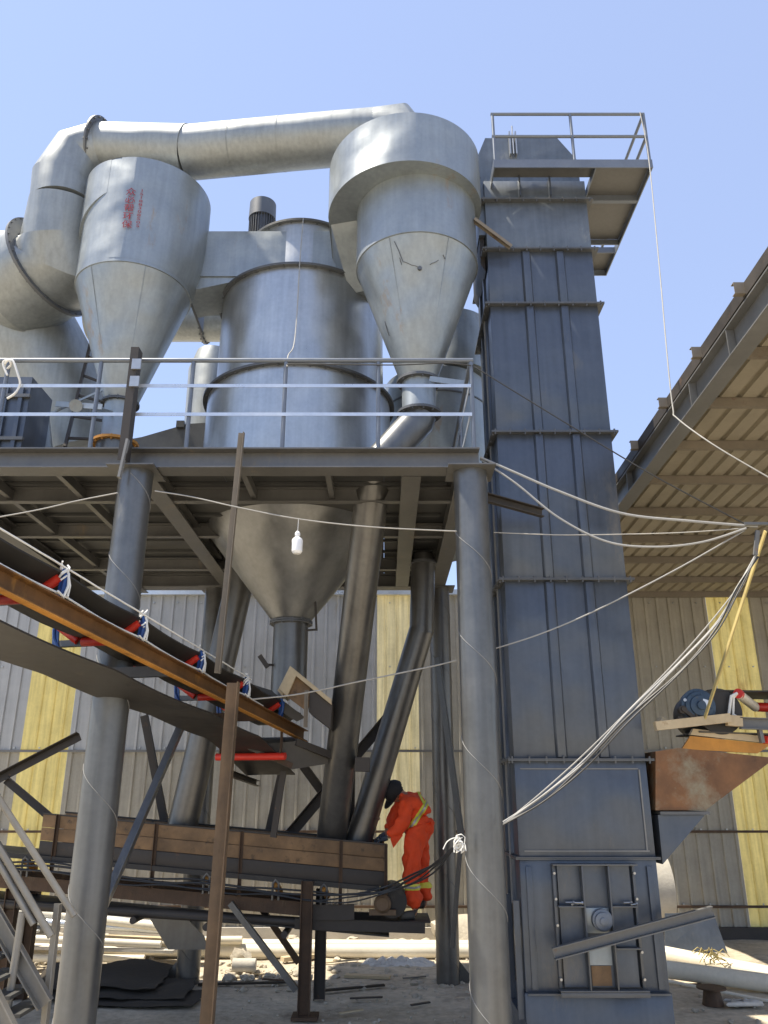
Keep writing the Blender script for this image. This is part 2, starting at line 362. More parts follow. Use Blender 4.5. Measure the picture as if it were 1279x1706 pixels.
# ================================================================== SERVICE PLATFORM
plat = T('service_platform', 'raised steel platform on spiral pipe columns carrying the cyclones', 'platform', (-2, 8.4, 0))
ZB, ZT = 4.70, 4.885; XR = 0.82; XL = -6.0
mb = MB()
mb.ibeam((XL, 6.30, (ZB + ZT) / 2), (XR, 6.30, (ZB + ZT) / 2), 0.20, ZT - ZB, 0.013); mb.build('front_beam', M_BEAM, plat)
MB().ibeam((XL, 10.45, (ZB + ZT) / 2), (XR, 10.45, (ZB + ZT) / 2), 0.20, ZT - ZB, 0.013).build('rear_beam', M_BEAM, plat)
for y in (7.15, 8.25, 9.6):
    MB().chan((XL, y, 4.79), (0.64, y, 4.79), 0.07, 0.15, 0.009).build('cross_beam', M_BEAM, plat)
for x, y0, y1, w_ in ((-2.1, 6.42, 10.34, 0.17), (0.24, 6.42, 10.34, 0.17), (0.73, 6.42, 10.34, 0.18), (-4.1, 6.42, 10.34, 0.17)):
    MB().ibeam((x, y0, 4.775), (x, y1, 4.775), w_, 0.148, 0.012).build('depth_beam', M_BEAM, plat)
for x, y0, y1 in ((-2.9, 6.42, 8.2), (-1.25, 6.42, 7.12), (-0.5, 6.42, 7.12), (-1.25, 8.3, 10.3), (-3.6, 6.42, 10.3)):
    MB().beam((x, y0, 4.80), (x, y1, 4.80), 0.05, 0.09).build('joist', M_BEAM, plat)
mb = MB()
for y0, y1 in ((6.26, 7.16), (7.163, 8.25), (8.253, 9.6), (9.603, 10.55)):
    xa = XL
    while xa < XR - .05:
        xb = min(XR, xa + 1.5); mb.b2(xa + .002, xb - .002, y0, y1, ZT + .002 , ZT + 0.010); xa = xb
mb.build('deck', M_DECK, plat)
mb = MB()
for i in range(9):
    y = 6.55 + i * 0.45; mb.b2(XL, 0.6, y, y + 0.035, 4.855, 4.883)
mb.build('deck_rib', M_DECK, plat)
def pipe_col(x, y, r, ztop, parent, m=M_COLM, plate=True, phase=0.0, pitch=0.62, z0=0.0):
    mb = MB(); mb.cyl((x, y, z0), (x, y, ztop), r, n=40)
    c = mb.build('column', m, parent)
    h = []; z = z0 + 0.1; th = phase
    while z < ztop - 0.05:
        h.append((x + (r + .001) * math.cos(th), y + (r + .001) * math.sin(th), z)); th -= 0.25; z += pitch * 0.25 / (2 * math.pi) * 1.35
    MB().tube(h, 0.0035, 6).build('spiral_seam', m if m is M_PIPE else M_SEAM, c)
    if plate:
        MB().b2(x - .2, x + .2, y - .2, y + .2, ztop, ztop + 0.012).build('cap_plate', M_BEAM, c)
    return c
pipe_col(-2.13, 6.3, 0.142, 4.685, plat, phase=1.0)
pipe_col(0.74, 6.3, 0.142, 4.685, plat, phase=2.2)
pipe_col(0.745, 10.45, 0.137, 4.685, plat, M_PIPE)
pipe_col(-2.28, 10.45, 0.137, 4.685, plat, M_PIPE)
pipe_col(-3.45, 10.45, 0.137, 4.685, plat, M_PIPE)
pipe_col(-5.6, 6.3, 0.142, 4.685, plat); pipe_col(-5.6, 10.45, 0.137, 4.685, plat, M_PIPE)
for x, y, sx in ((0.745, 10.45, 1), (-2.28, 10.45, -1)):   # base gussets
    MB().poly([(x + sx * .12, y - .005, 0), (x + sx * .34, y - .005, 0), (x + sx * .12, y - .005, .26)], (0, .012, 0)).build('base_gusset', M_PIPE, plat)
# railing
RH = 5.76
def post_x(k): return 0.78 - 0.83 * k
for k in range(9):
    x = post_x(k)
    MB().cyl((x, 6.25, ZT), (x - .0, 6.25, RH - .02), 0.019, n=12).build('rail_post', M_RAIL, plat)
MB().cyl((XL, 6.25, RH), (0.80, 6.25, RH), 0.021, n=14).build('top_rail', M_RAIL, plat)
for z in (5.21, 5.49):
    MB().b2(XL, 0.77, 6.222, 6.227, z - .016, z + .016).build('mid_rail', M_FLAT, plat)
for y in (7.3, 8.4, 9.5, 10.5):
    MB().cyl((0.78, y, ZT), (0.78, y, RH - .02), 0.019, n=12).build('rail_post', M_RAIL, plat)
MB().cyl((0.78, 6.25, RH), (0.78, 10.5, RH), 0.0205, n=14).build('top_rail', M_RAIL, plat)
for z in (5.21, 5.49):
    MB().b2(0.752, 0.757, 6.25, 10.5, z - .02, z + .02).build('mid_rail', M_FLAT, plat)
# thick upright with hinges over left column
up = MB(); up.chan((-2.16, 6.14, 4.72), (-2.16, 6.14, 5.80), 0.07, 0.11, 0.008, up=(0, 1, 0), flip=1)
up = up.build('upright', M_DARK, plat)
for z in (5.45, 5.62): MB().b2(-2.20, -2.12, 6.065, 6.085, z - .05, z + .05).build('hinge', M_STEEL, up)
MB().beam((-2.19, 6.07, 4.55), (-2.16, 6.08, 4.90), 0.02, 0.05).build('welded_bracket', M_SEAM, plat)
# bracing in the frame under the platform
def brace(p0, p1, w_=0.075, m=M_DARK, par=plat, name='brace'):
    return MB().angle(p0, p1, w_, 0.008, up=(0, -1, 0.2), fx=1, fy=1).build(name, m, par)
brace(W(-40, 1312, 9.9), W(132, 1222, 9.9), .09); brace(W(15, 1294, 9.95), W(95, 1362, 9.95), .09)
brace(W(247, 1190, 10.0), W(283, 1378, 10.0), .10)
brace(W(466, 1400, 9.95), W(655, 1175, 9.95), .11); brace(W(510, 1272, 10.05), W(604, 1400, 10.05), .10)
brace(W(478, 1280, 10.1), W(452, 1400, 10.1), .10); brace(W(592, 1262, 10.1), W(590, 1420, 10.1), .07)
MB().angle(W(733, 1095, 9.9), W(775, 1405, 9.9), .075, .008, up=(0, -1, 0)).build('brace', M_COLM, plat)
MB().angle(W(770, 1410, 9.8), W(757, 1580, 9.8), .05, .006, up=(0, -1, 0)).build('brace', M_COLM, plat)
# ================================================================== CYCLONES
def wrap_text(body, c, r, z_top, th0, size, step, parent, name, xs=1.0, bold=0.0):
    """stencil characters one under another, wrapped on a cylinder of radius r round c"""
    mb = MB()
    for i, ch in enumerate(body):
        cu = bpy.data.curves.new('t', 'FONT'); cu.body = ch; cu.size = size; cu.align_x = 'CENTER'; cu.resolution_u = 3; cu.offset = size * bold
        ob = bpy.data.objects.new('t', cu); COL.objects.link(ob)
        bpy.context.view_layer.update()
        me = bpy.data.meshes.new_from_object(ob.evaluated_get(bpy.context.evaluated_depsgraph_get()))
        bm = bmesh.new(); bm.from_mesh(me); bmesh.ops.triangulate(bm, faces=bm.faces); bm.verts.ensure_lookup_table()
        vs = []
        for v_ in bm.verts:
            th = th0 + (v_.co.x * xs) / r
            vs.append((c[0] + (r + .003) * math.sin(th), c[1] - (r + .003) * math.cos(th), z_top - (i + 1) * step + v_.co.y))
        mb.add(vs, [[q.index for q in f.verts] for f in bm.faces]); bm.free()
        bpy.data.objects.remove(ob); bpy.data.curves.remove(cu); bpy.data.meshes.remove(me)
    return mb.build(name, M_TXT, parent, smooth=False)
def cyclone_base(root, c, r, ztop, zj, zn, rn, m=M_CYC):
    x, y = c
    MB().lathe((x, y, 0), [(0, ztop), (r, ztop), (r, zj)], 72).build('barrel', m, root)
    MB().lathe((x, y, 0), [(r + .004, zj + .006), (r + .004, zj - .012), (r - .003, zj - .016)], 72).build('seam_band', m, root)
    MB().lathe((x, y, 0), [(r - .004, zj), (rn, zn), (rn * .9, zn - .01)], 72).build('cone', m, root)
    for a_ in (R(-118), R(-62)):
        ca, sa = math.cos(a_), math.sin(a_)
        MB().tube([(x + ca * (r - .004), y + sa * (r - .004), zj - .02), (x + ca * rn, y + sa * rn, zn + .02)], .0035, 5).build('weld_bead', m, root)
# --- right cyclone
cx, cy = 0.355, 7.20; rc = 0.655
cyc = T('cyclone', 'right cyclone separator with wide scroll hood beside the elevator', 'cyclone', (cx, cy, ZT), 'steel cyclones on the platform')
zj, zn = 7.42, 6.08
cyclone_base(cyc, (cx, cy), rc, 8.60, zj, zn, 0.19)
# spiral hood : theta from right side (0) through front (-90) to left (180) with radius growing, then tangential duct going back
zh0, zh1 = 8.13, 8.76
outer = []
for i in range(49):
    th = R(30) - R(210) * i / 48
    t = i / 48; rr = rc + 0.02 + 0.30 * (t ** 1.1)
    outer.append((cx + rr * math.cos(th), cy + rr * math.sin(th)))
lx = cx - rc - 0.32
outer += [(lx, cy + 0.25), (lx, cy + 1.0), (cx - 0.35, cy + 1.0), (cx - 0.35, cy + rc + .02), (cx + 0.35, cy + rc - .08)]
mb = MB(); mb.poly([(a_, b_, zh0) for a_, b_ in outer], (0, 0, zh1 - zh0))
hood = mb.build('scroll_hood', M_CYC, cyc, bevel=0)
# sloping inlet duct behind, reaching the tank
mb = MB()
a0 = [(lx, cy + .12, 7.55), (cx - .62, cy + .12, 7.55), (cx - .62, cy + .12, 8.13), (lx, cy + .12, 8.13)]
mb.add([(lx + .02, cy + 0.12, 8.128), (cx - .45, cy + 0.0, 8.128), (cx - .45, cy + 1.0, 8.128), (lx, cy + 1.0, 8.128),
        (lx + .22, cy + .70, 7.62), (cx - .50, cy + .62, 7.62), (cx - .50, cy + 1.0, 7.62), (lx + .10, cy + 1.0, 7.62)],
       [(0, 1, 5, 4), (1, 2, 6, 5), (2, 3, 7, 6), (3, 0, 4, 7), (4, 5, 6, 7), (0, 3, 2, 1)])
mb.build('inlet_duct', M_CYC, cyc)
MB().b2(lx - .04, cx - .47, cy + 0.98, cy + 1.02, 7.52, 8.80).build('inlet_flange', M_FLG, cyc)
MB().lathe((cx, cy, 0), [(0.32, zh1 - .02), (0.32, zh1 + .12)], 48).build('outlet_collar', M_CYC, cyc)
# neck
MB().cyl((cx, cy, 5.70), (cx, cy, 6.07), 0.172, n=40).build('neck', M_CYC, cyc)
mb = MB(); mb.cyl((cx, cy, 6.055), (cx, cy, 6.067), 0.225, n=40); mb.cyl((cx, cy, 6.041), (cx, cy, 6.053), 0.225, n=40); mb.bolts((cx, cy, 6.05), (0, 0, 1), .205, 12, .02, .05); mb.build('flange', M_FLG, cyc)
mb = MB(); mb.cyl((cx, cy, 5.695), (cx, cy, 5.707), 0.225, n=40); mb.cyl((cx, cy, 5.681), (cx, cy, 5.693), 0.225, n=40); mb.bolts((cx, cy, 5.69), (0, 0, 1), .205, 12, .02, .05); mb.build('flange', M_FLG, cyc)
lv = MB().beam((cx + .10, cy - .2, 5.99), (cx + .52, cy - .25, 5.90), 0.012, 0.06).build('counterweight_lever', M_CYC, cyc)
# weld scars
mb = MB(); random.seed(3)
def conept(px, py):      # on the cone of the right cyclone, from its place in the photo
    d = ray(px, py); best = None; p = V((0, 0, H))
    for i in range(4000):
        t = 5 + i * .0015; q = p + d * t; rr = rc + (0.19 - rc) * max(0, (zj - q.z)) / (zj - zn)
        if math.hypot(q.x - cx, q.y - cy) < rr + .004: return q
    return None
for a_, b_ in (((657, 402), (672, 436)), ((672, 436), (698, 446)), ((716, 440), (730, 434)), ((738, 425), (741, 431)), ((640, 535), (648, 560)), ((665, 430), (668, 441))):
    p, q = conept(*a_), conept(*b_)
    if p and q:
        pts = [p.lerp(q, i / 4) + V((random.uniform(-.006, .006), 0, random.uniform(-.006, .006))) for i in range(5)]; mb.tube(pts, .004, 5)
p = conept(699, 447)
if p: mb.cyl(p + V((0, -.012, 0)), p + V((0, .01, 0)), .022, n=12)
if mb.v: mb.build('weld_scar', M_FLG, cyc)
# --- left cyclone
cx2, cy2 = -2.90, 7.80; rc2 = 0.645
cyl2 = T('cyclone', 'left cyclone separator with red stencilled lettering on its barrel', 'cyclone', (cx2, cy2, ZT), 'steel cyclones on the platform')
zj2, zn2 = 7.53, 6.13; zt2 = 8.93
cyclone_base(cyl2, (cx2, cy2), rc2, zt2, zj2, zn2, 0.18)
mb = MB(); vs = []; nseg = 30     # helical hood step on the left that fades out at the front
for i in range(nseg + 1):
    th = R(150) + R(100) * i / nseg; t = i / nseg
    rr = rc2 + 0.062 * (1 - t) ** .8 + 0.0012; zl = 8.00 + 0.47 * t
    for r2, z in ((rr, zt2 + .004), (rr, zl), (rc2 - .01, zl)):
        vs.append((cx2 + r2 * math.cos(th), cy2 + r2 * math.sin(th), z))
fs = []
for i in range(nseg):
    for j in range(2): fs.append((i * 3 + j, i * 3 + j + 1, (i + 1) * 3 + j + 1, (i + 1) * 3 + j))
mb.add(vs, fs)
mb.lathe((cx2, cy2, 0), [(0, zt2 + .008), (rc2 + .002, zt2 + .006)], 72)
mb.build('scroll_hood', M_CYC, cyl2)
mb = MB(); vs = []; na, nz = 60, 16      # smooth bulge on the right where the duct enters
for i in range(na + 1):
    th = R(262) + R(150) * i / na; t = i / na; b_ = t * t * (3 - 2 * t)
    for j in range(nz + 1):
        z = zt2 + .004 - (zt2 - 7.56) * j / nz; q = j / nz; fade = 1 - max(0, (q - .45) / .55) ** 2
        r2 = rc2 + .0012 + .15 * b_ * fade
        vs.append((cx2 + r2 * math.cos(th), cy2 + r2 * math.sin(th), z))
fs = [(i * (nz + 1) + j, i * (nz + 1) + j + 1, (i + 1) * (nz + 1) + j + 1, (i + 1) * (nz + 1) + j) for i in range(na) for j in range(nz)]
cap0 = len(vs); vs.append((cx2, cy2, zt2 + .005)); fs += [(cap0, i * (nz + 1), (i + 1) * (nz + 1)) for i in range(na)]
mb.add(vs, fs).build('inlet_bulge', M_CYC, cyl2)
MB().lathe((cx2, cy2, 0), [(0.50, zt2 + .009), (0.30, zt2 + .34), (0.28, zt2 + .6)], 48).build('outlet_collar', M_DUCT, cyl2)
MB().cyl((cx2, cy2, 5.60), (cx2, cy2, 6.13), 0.165, n=40).build('neck', M_CYC, cyl2)
mb = MB(); mb.cyl((cx2, cy2, 6.12), (cx2, cy2, 6.13), 0.205, n=40); mb.cyl((cx2, cy2, 6.105), (cx2, cy2, 6.115), 0.205, n=40); mb.bolts((cx2, cy2, 6.12), (0, 0, 1), .19, 12, .018, .05); mb.build('flange', M_FLG, cyl2)
mb = MB(); mb.cyl((cx2, cy2, 5.62), (cx2, cy2, 5.65), 0.245, n=40); mb.bolts((cx2, cy2, 5.63), (0, 0, 1), .225, 14, .02, .06); mb.build('rusty_flange', M_ORNG, cyl2)
MB().lathe((cx2, cy2, 0), [(0.20, 5.63), (0.18, 5.40), (0.17, ZT)], 40).build('drain_pipe', M_COLM, cyl2)
mb = MB(); mb.cyl(W(126, 676, 7.25), W(126, 676, 7.22), .065, n=28); mb.beam(W(93, 673, 7.26), W(170, 678, 7.26), .012, .06, up=(0, 0, 1)); mb.beam(W(75, 693, 7.27), W(170, 650, 7.5), .02, .02); mb.beam(W(150, 679, 7.28), V((cx2, cy2 - .1, 5.95)), .012, .05); mb.build('counterweight_lever', M_CYC, cyl2)
# lettering, centred where the photo has it
def cylpt_th(px, py, c, r):
    d = ray(px, py); p = V((0, 0, H))
    for i in range(9000):
        q = p + d * (5 + i * .001)
        if math.hypot(q.x - c[0], q.y - c[1]) < r: return math.atan2(q.x - c[0], -(q.y - c[1])), q.z
th1, zA = cylpt_th(220, 313, (cx2, cy2), rc2); _, zB = cylpt_th(215, 381, (cx2, cy2), rc2)
wrap_text('众必帮环保', (cx2, cy2), rc2 + .02, zA, th1, (zA - zB) / 5 * .98, (zA - zB) / 5, cyl2, 'lettering', 1.05, .006)
th2, zA = cylpt_th(237, 316, (cx2, cy2), rc2); _, zB = cylpt_th(232, 381, (cx2, cy2), rc2)
wrap_text('15188308505', (cx2, cy2), rc2 + .02, zA, th2, (zA - zB) / 11 * 1.0, (zA - zB) / 11, cyl2, 'lettering', 1.8, .0)
# ================================================================== CENTRAL TANK
tx, ty = -1.02, 8.60
tank = T('classifier_tank', 'large round tank in three tiers with a cone through the platform', 'tank', (tx, ty, 3.1))
z1, z2, z3 = 6.46, 7.79, 8.66
MB().lathe((tx, ty, 0), [(1.09, z1), (1.10, 5.45), (1.07, 4.97)], 96).build('lower_shell', M_TANK, tank)
MB().lathe((tx, ty, 0), [(1.00, z2), (1.01, z1)], 96).build('middle_shell', M_TANK, tank)
MB().lathe((tx, ty, 0), [(0.70, z3), (0.70, z2)], 96).build('upper_shell', M_TANK, tank)
MB().lathe((tx, ty, 0), [(0.0, z3 + .1), (0.69, z3)], 96).build('top_cover', M_TANK, tank)
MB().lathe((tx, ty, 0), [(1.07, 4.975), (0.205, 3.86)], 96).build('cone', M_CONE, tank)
for z, r, nb in ((z1, 1.145, 40), (z2, 1.055, 36), (z3, 0.745, 28)):
    mb = MB(); mb.cyl((tx, ty, z + .002), (tx, ty, z + .014), r, n=96); mb.cyl((tx, ty, z - .014), (tx, ty, z - .002), r, n=96)
    mb.bolts((tx, ty, z), (0, 0, 1), r - .035, nb, .022, .055); mb.build('flange', M_FLG, tank)
MB().cyl((tx, ty, 3.05), (tx, ty, 3.86), 0.19, n=40).build('outlet_pipe', M_PIPE, tank)
mb = MB(); mb.cyl((tx, ty, 3.83), (tx, ty, 3.845), 0.235, n=40); mb.cyl((tx, ty, 3.85), (tx, ty, 3.865), 0.235, n=40); mb.bolts((tx, ty, 3.85), (0, 0, 1), .215, 12, .02, .06); mb.build('flange', M_FLG, tank)
mb = MB(); mb.tube([W(510, 1050, 8.4), W(527, 1049, 8.4), W(525, 1005, 8.4), W(524, 995, 8.4)], .012, 8); mb.build('valve_handle', M_DARK, tank)
mb = MB(); mb.tube([W(457, 1108, 8.5), W(440, 1107, 8.5)], .012, 8); mb.beam(W(446, 1112, 8.48), W(432, 1092, 8.48), .012, .05); mb.build('valve_handle', M_DARK, tank)
# motor on top
mx, my = Xat(437, 360, 8.9), 8.9
MB().cyl((mx, my, z3 + .02), (mx, my, 9.56), .15, n=32).build('motor_body', M_FLG, tank)
for i in range(30):
    a_ = 2 * math.pi * i / 30; MB().box((mx + .163 * math.cos(a_), my + .163 * math.sin(a_), 9.30), (.028, .006, .46), Matrix.Rotation(a_, 3, 'Z')).build('cooling_fin', M_FLG, tank)
MB().lathe((mx, my, 0), [(0, 9.80), (.12, 9.80), (.18, 9.76), (.185, 9.50)], 40).build('fan_cowl', M_FLG, tank)
# transfer box duct to the left cyclone
box = T('transfer_duct', 'flat sided grey duct joining the left cyclone to the tank', 'duct', (-1.6, 8.1, 7.6))
mb = MB(); zdA, zdB = Zat(472, 7.95), Zat(388, 7.95)
mb.b2(-2.33, -0.55, 7.92, 8.75, zdA + .08, zdB); mb.build('duct_body', M_CYC, box)
mb = MB(); mb.add([(-2.33, 7.94, zdA + .078), (-1.55, 7.94, zdA + .078), (-2.33, 7.94, zdA - .12), (-2.33, 8.5, zdA + .078), (-1.55, 8.5, zdA + .078), (-2.33, 8.5, zdA - .12)], [(0, 1, 2), (3, 5, 4), (0, 3, 4, 1), (1, 4, 5, 2), (2, 5, 3, 0)])
mb.build('transition_wedge', M_CYC, box)
mb = MB(); mb.b2(-2.35, -2.325, 7.87, 8.8, zdA - .13, zdB + .045)
for i in range(8): mb.cyl((-2.37, 7.89, zdA + i * .1), (-2.30, 7.89, zdA + i * .1), .012, n=6)
mb.build('flange', M_FLG, box)
# ================================================================== MAIN EXHAUST DUCT
duct = T('exhaust_duct', 'long round duct from the right cyclone to the left elbow and big down pipe', 'duct', (-1.5, 7.6, 5.5))
ptop = [V((cx, cy, zh1 + .10)), V((cx, cy, zh1 + .42)), V((cx - .12, cy + .02, 9.40))]
pL0 = W(640, 224, 7.3); pL1 = W(312, 255, 7.62); pL2 = W(168, 249, 7.75)
MB().tube([V((cx, cy, zh1 + .05)), V((cx - .02, cy, zh1 + .25)), W(660, 222, 7.25), W(628, 226, 7.3)], .305, 48).build('elbow', M_DUCT, duct)
MB().tube([W(628, 226, 7.3), W(470, 240, 7.45), pL1], [.305, .31, .315], 48).build('duct_run', M_DUCT, duct)
MB().tube([pL1, pL2], [.325, .315], 48).build('duct_run', M_DUCT, duct)
for p, q in ((W(470, 240, 7.45), pL1), (W(390, 247.5, 7.53), pL1), (W(560, 232.5, 7.37), pL1), (W(240, 252, 7.69), pL2)):
    d_ = (q - p).normalized(); MB().cyl(p - d_ * .004, p + d_ * .004, .321 if q is pL2 else .314, n=48, caps=False).build('weld_bead', M_DUCT, duct)
for p, d_ in ((pL1, pL2 - pL1), (pL2, pL1 - pL2)):
    d_ = d_.normalized(); big = p is pL2
    mb = MB(); mb.cyl(p - d_ * .012, p + d_ * .012, .385 if big else .329, n=48)
    if big: mb.bolts(p, d_, .36, 20, .022, .06)
    mb.build('flange' if big else 'seam_band', M_FLG if big else M_DUCT, duct)
ringc = W(84, 446, 8.12); rd = V((-.86, .40, -.30)).normalized()
e = [pL2, W(132, 262, 7.75), W(106, 304, 7.75), W(104, 345, 7.76)]
MB().tube(e, [.315, .335, .36, .37], 48).build('elbow', M_DUCT, duct, ang=12)
MB().tube([W(104, 340, 7.76), W(99, 395, 7.86), ringc - rd * .25, ringc], [.375, .43, .56, .60], 48).build('elbow', M_DUCT, duct, ang=12)
mb = MB(); mb.cyl(ringc - rd * .018, ringc + rd * .018, .655, n=64); mb.bolts(ringc, rd, .635, 32, .020, .06); mb.build('flange', M_FLG, duct)
e2 = [ringc + rd * .02, ringc + rd * .35, W(2, 470, 8.7), W(32, 545, 8.9), W(70, 605, 9.0), W(104, 670, 9.1), W(128, 760, 9.2)]
MB().tube(e2, [.605, .61, .66, .68, .64, .58, .52], 56).build('down_pipe', M_DUCT, duct, ang=12)
# second vertical body behind (right edge at 130-150)
MB().tube([W(30, 665, 8.0), W(48, 705, 8.0), W(54, 770, 8.0)], [.20, .22, .22], 48).build('front_branch', M_CYC, duct, ang=12)
# ================================================================== BACK EQUIPMENT
rt = T('rear_tank', 'grey tank with tapering base half hidden behind the right cyclone', 'tank', (0.92, 9.6, ZT))
MB().lathe((0.92, 9.4, 0), [(0, 8.12), (.50, 8.10), (.50, 7.3)], 64).build('upper_shell', M_CYC, rt)
MB().lathe((0.70, 9.6, 0), [(.5, 7.45), (.69, 7.25), (.70, 6.0), (.30, 4.9)], 64).build('lower_shell', M_CYC, rt)
MB().lathe((0.70, 9.6, 0), [(.704, 6.9), (.704, 6.88)], 64).build('seam_band', M_FLG, rt)
rdct = T('rear_duct', 'short round duct with bolted flange behind the tank', 'duct', (-2.9, 11, 6))
MB().cyl(W(150, 532, 11.0), W(440, 532, 11.0), .36, n=48).build('duct_run', M_DUCT, rdct)
mb = MB(); p = W(341, 532, 11.0); mb.cyl(p + V((-.015, 0, 0)), p + V((.015, 0, 0)), .40, n=48); mb.bolts(p, (1, 0, 0), .38, 22, .024, .08); mb.build('flange', M_FLG, rdct)
MB().lathe((Xat(356, 600, 10.6), 10.6, 0), [(0, 8.45), (.26, 8.42), (.36, 8.1), (.34, 6.2), (.30, 4.9)], 48).build('vertical_leg', M_DUCT, rdct)
fh = T('fan_housing', 'low dark grey machine housing behind the left upright on the deck', 'machine', (-2.4, 9.4, ZT))
mb = MB(); P = [W(236, 728, 9.3), W(312, 706, 9.3), W(350, 704, 9.3)]
mb.poly([(P[0].x - .5, 9.3, ZT + .01), (P[0].x - .5, 9.3, P[0].z - .1), P[0], P[1], P[2], (P[2].x, 9.3, ZT + .01)], (0, .6, 0)); mb.build('casing', M_BEAM, fh)
MB().box(W(301, 708, 9.28) , (.10, .08, .09)).build('lug', M_BEAM, fh)
cab = T('control_cabinet', 'blue grey steel cabinet with ribbed doors on the far left of the deck', 'cabinet', (-3.9, 7.1, ZT))
Xa, Xb = Xat(-60, 700, 7.0), Xat(42, 700, 7.0)
MB().b2(Xa, Xb, 7.0, 7.5, ZT + .012, Zat(628, 7.0)).build('cabinet_body', M_ELEV, cab)
for i in range(4):
    xx = Xa + (Xb - Xa) * (i + .5) / 4; MB().b2(xx - .02, xx + .02, 6.97, 6.998, ZT + .08, Zat(640, 7.0)).build('rib', M_ELEV, cab)
for py in (664, 735): MB().b2(Xa, Xb + .02, 6.96, 6.999, Zat(py, 7.0), Zat(py, 7.0) + .035).build('door_rail', M_BEAM, cab)
lad = T('ladder', 'narrow dark steel ladder leaning between big duct and left cyclone', 'ladder', W(120, 745, 7.6))
for a_, b_ in (((108, 745), (150, 575)), ((165, 745), (192, 600))):
    MB().beam(W(*a_, 7.75), W(*b_, 8.3), .03, .05).build('stile', M_DARK, lad)
for i in range(5):
    t = (i + .4) / 5; MB().beam(W(108, 745, 7.75).lerp(W(150, 575, 8.3), t), W(165, 745, 7.75).lerp(W(192, 600, 8.3), t), .025, .025).build('rung', M_DARK, lad)
# ================================================================== DISCHARGE PIPES
dp = T('discharge_pipe', 'thick dark pipe from the right cyclone slanting down into the lower conveyor', 'pipe', (-.6, 9.35, 1.5), 'discharge pipes under the platform')
MB().tube([V((cx, cy, 5.69)), V((cx - .03, cy, 5.60)), W(625, 779, 7.1)], [.172, .172, .17], 40).build('upper_pipe', M_COLM, dp)
MB().tube([W(625, 779, 7.1) + V((.0, 0, .05)), W(622, 800, 7.14), W(552, 1400, 9.4)], .166, 40).build('lower_pipe', M_PIPE, dp)
dp2 = T('discharge_pipe', 'kinked dark pipe beside the worker with a vertical top and sloping lower leg', 'pipe', (-.3, 9.45, 1.5), 'discharge pipes under the platform')
MB().tube([W(705, 925, 9.25), W(702, 1056, 9.27)], .143, 40).build('upper_pipe', M_PIPE, dp2)
MB().tube([W(703, 1046, 9.27), W(596, 1405, 9.45)], .146, 40).build('lower_pipe', M_PIPE, dp2)
p = W(611, 1357, 9.43); q = (W(596, 1405, 9.45) - W(698, 1075, 9.3)).normalized()
MB().cyl(p - q * .012, p + q * .012, .152, n=40).build('weld_ring', M_PIPE, dp2)
MB().cyl(W(705, 941, 9.25), W(705, 936, 9.25), .17, n=32).build('collar', M_FLG, dp2)
dp3 = T('discharge_pipe', 'dark slanting pipe left of the tank cone behind the rusty post', 'pipe', (-2.4, 9.5, 1.5), 'discharge pipes under the platform')
MB().tube([W(402, 930, 9.3), W(396, 985, 9.3), W(300, 1392, 9.45)], .168, 40).build('pipe_run', M_PIPE, dp3)
# ================================================================== BUCKET ELEVATOR
EX0, EX1, EY0, EY1 = 1.12, 2.29, 7.20, 8.15
elev = T('bucket_elevator', 'tall square blue grey bucket elevator tower with flanged casing sections', 'elevator', ((EX0 + EX1) / 2, (EY0 + EY1) / 2, 0))
zf = [Zat(y, EY0) for y in (1655, 1430, 1266, 966, 721, 508, 417, 335, 300)]
MB().b2(EX0, EX1, EY0, EY1, 0, zf[0]).build('boot', M_ELEV, elev, bevel=.004)
def casing(z0, z1_, ribs, t=0.03):
    mb = MB(); mb.b2(EX0 + .012, EX1 - .012, EY0 + .012, EY1 - .012, z0 + .001, z1_ - .001)
    c = mb.build('casing_section', M_ELEVH if z0 > zf[5] + .1 else M_ELEV, elev, bevel=.006)
    for x in ribs:
        MB().prof((x, EY0 + .0125, z0 + .02), (x, EY0 + .0125, z1_ - .02), [(-.055, 0), (-.035, -t), (.035, -t), (.055, 0)], up=(0, 1, 0)).build('pressed_rib', M_ELEV, c, bevel=.004)
    for y in (EY0 + .3, EY0 + .62):
        MB().b2(EX0 - .012, EX0 + .0115, y - .03, y + .03, z0 + .02, z1_ - .02).build('side_rib', M_ELEV, c)
    return c
casing(zf[0], zf[1], ())
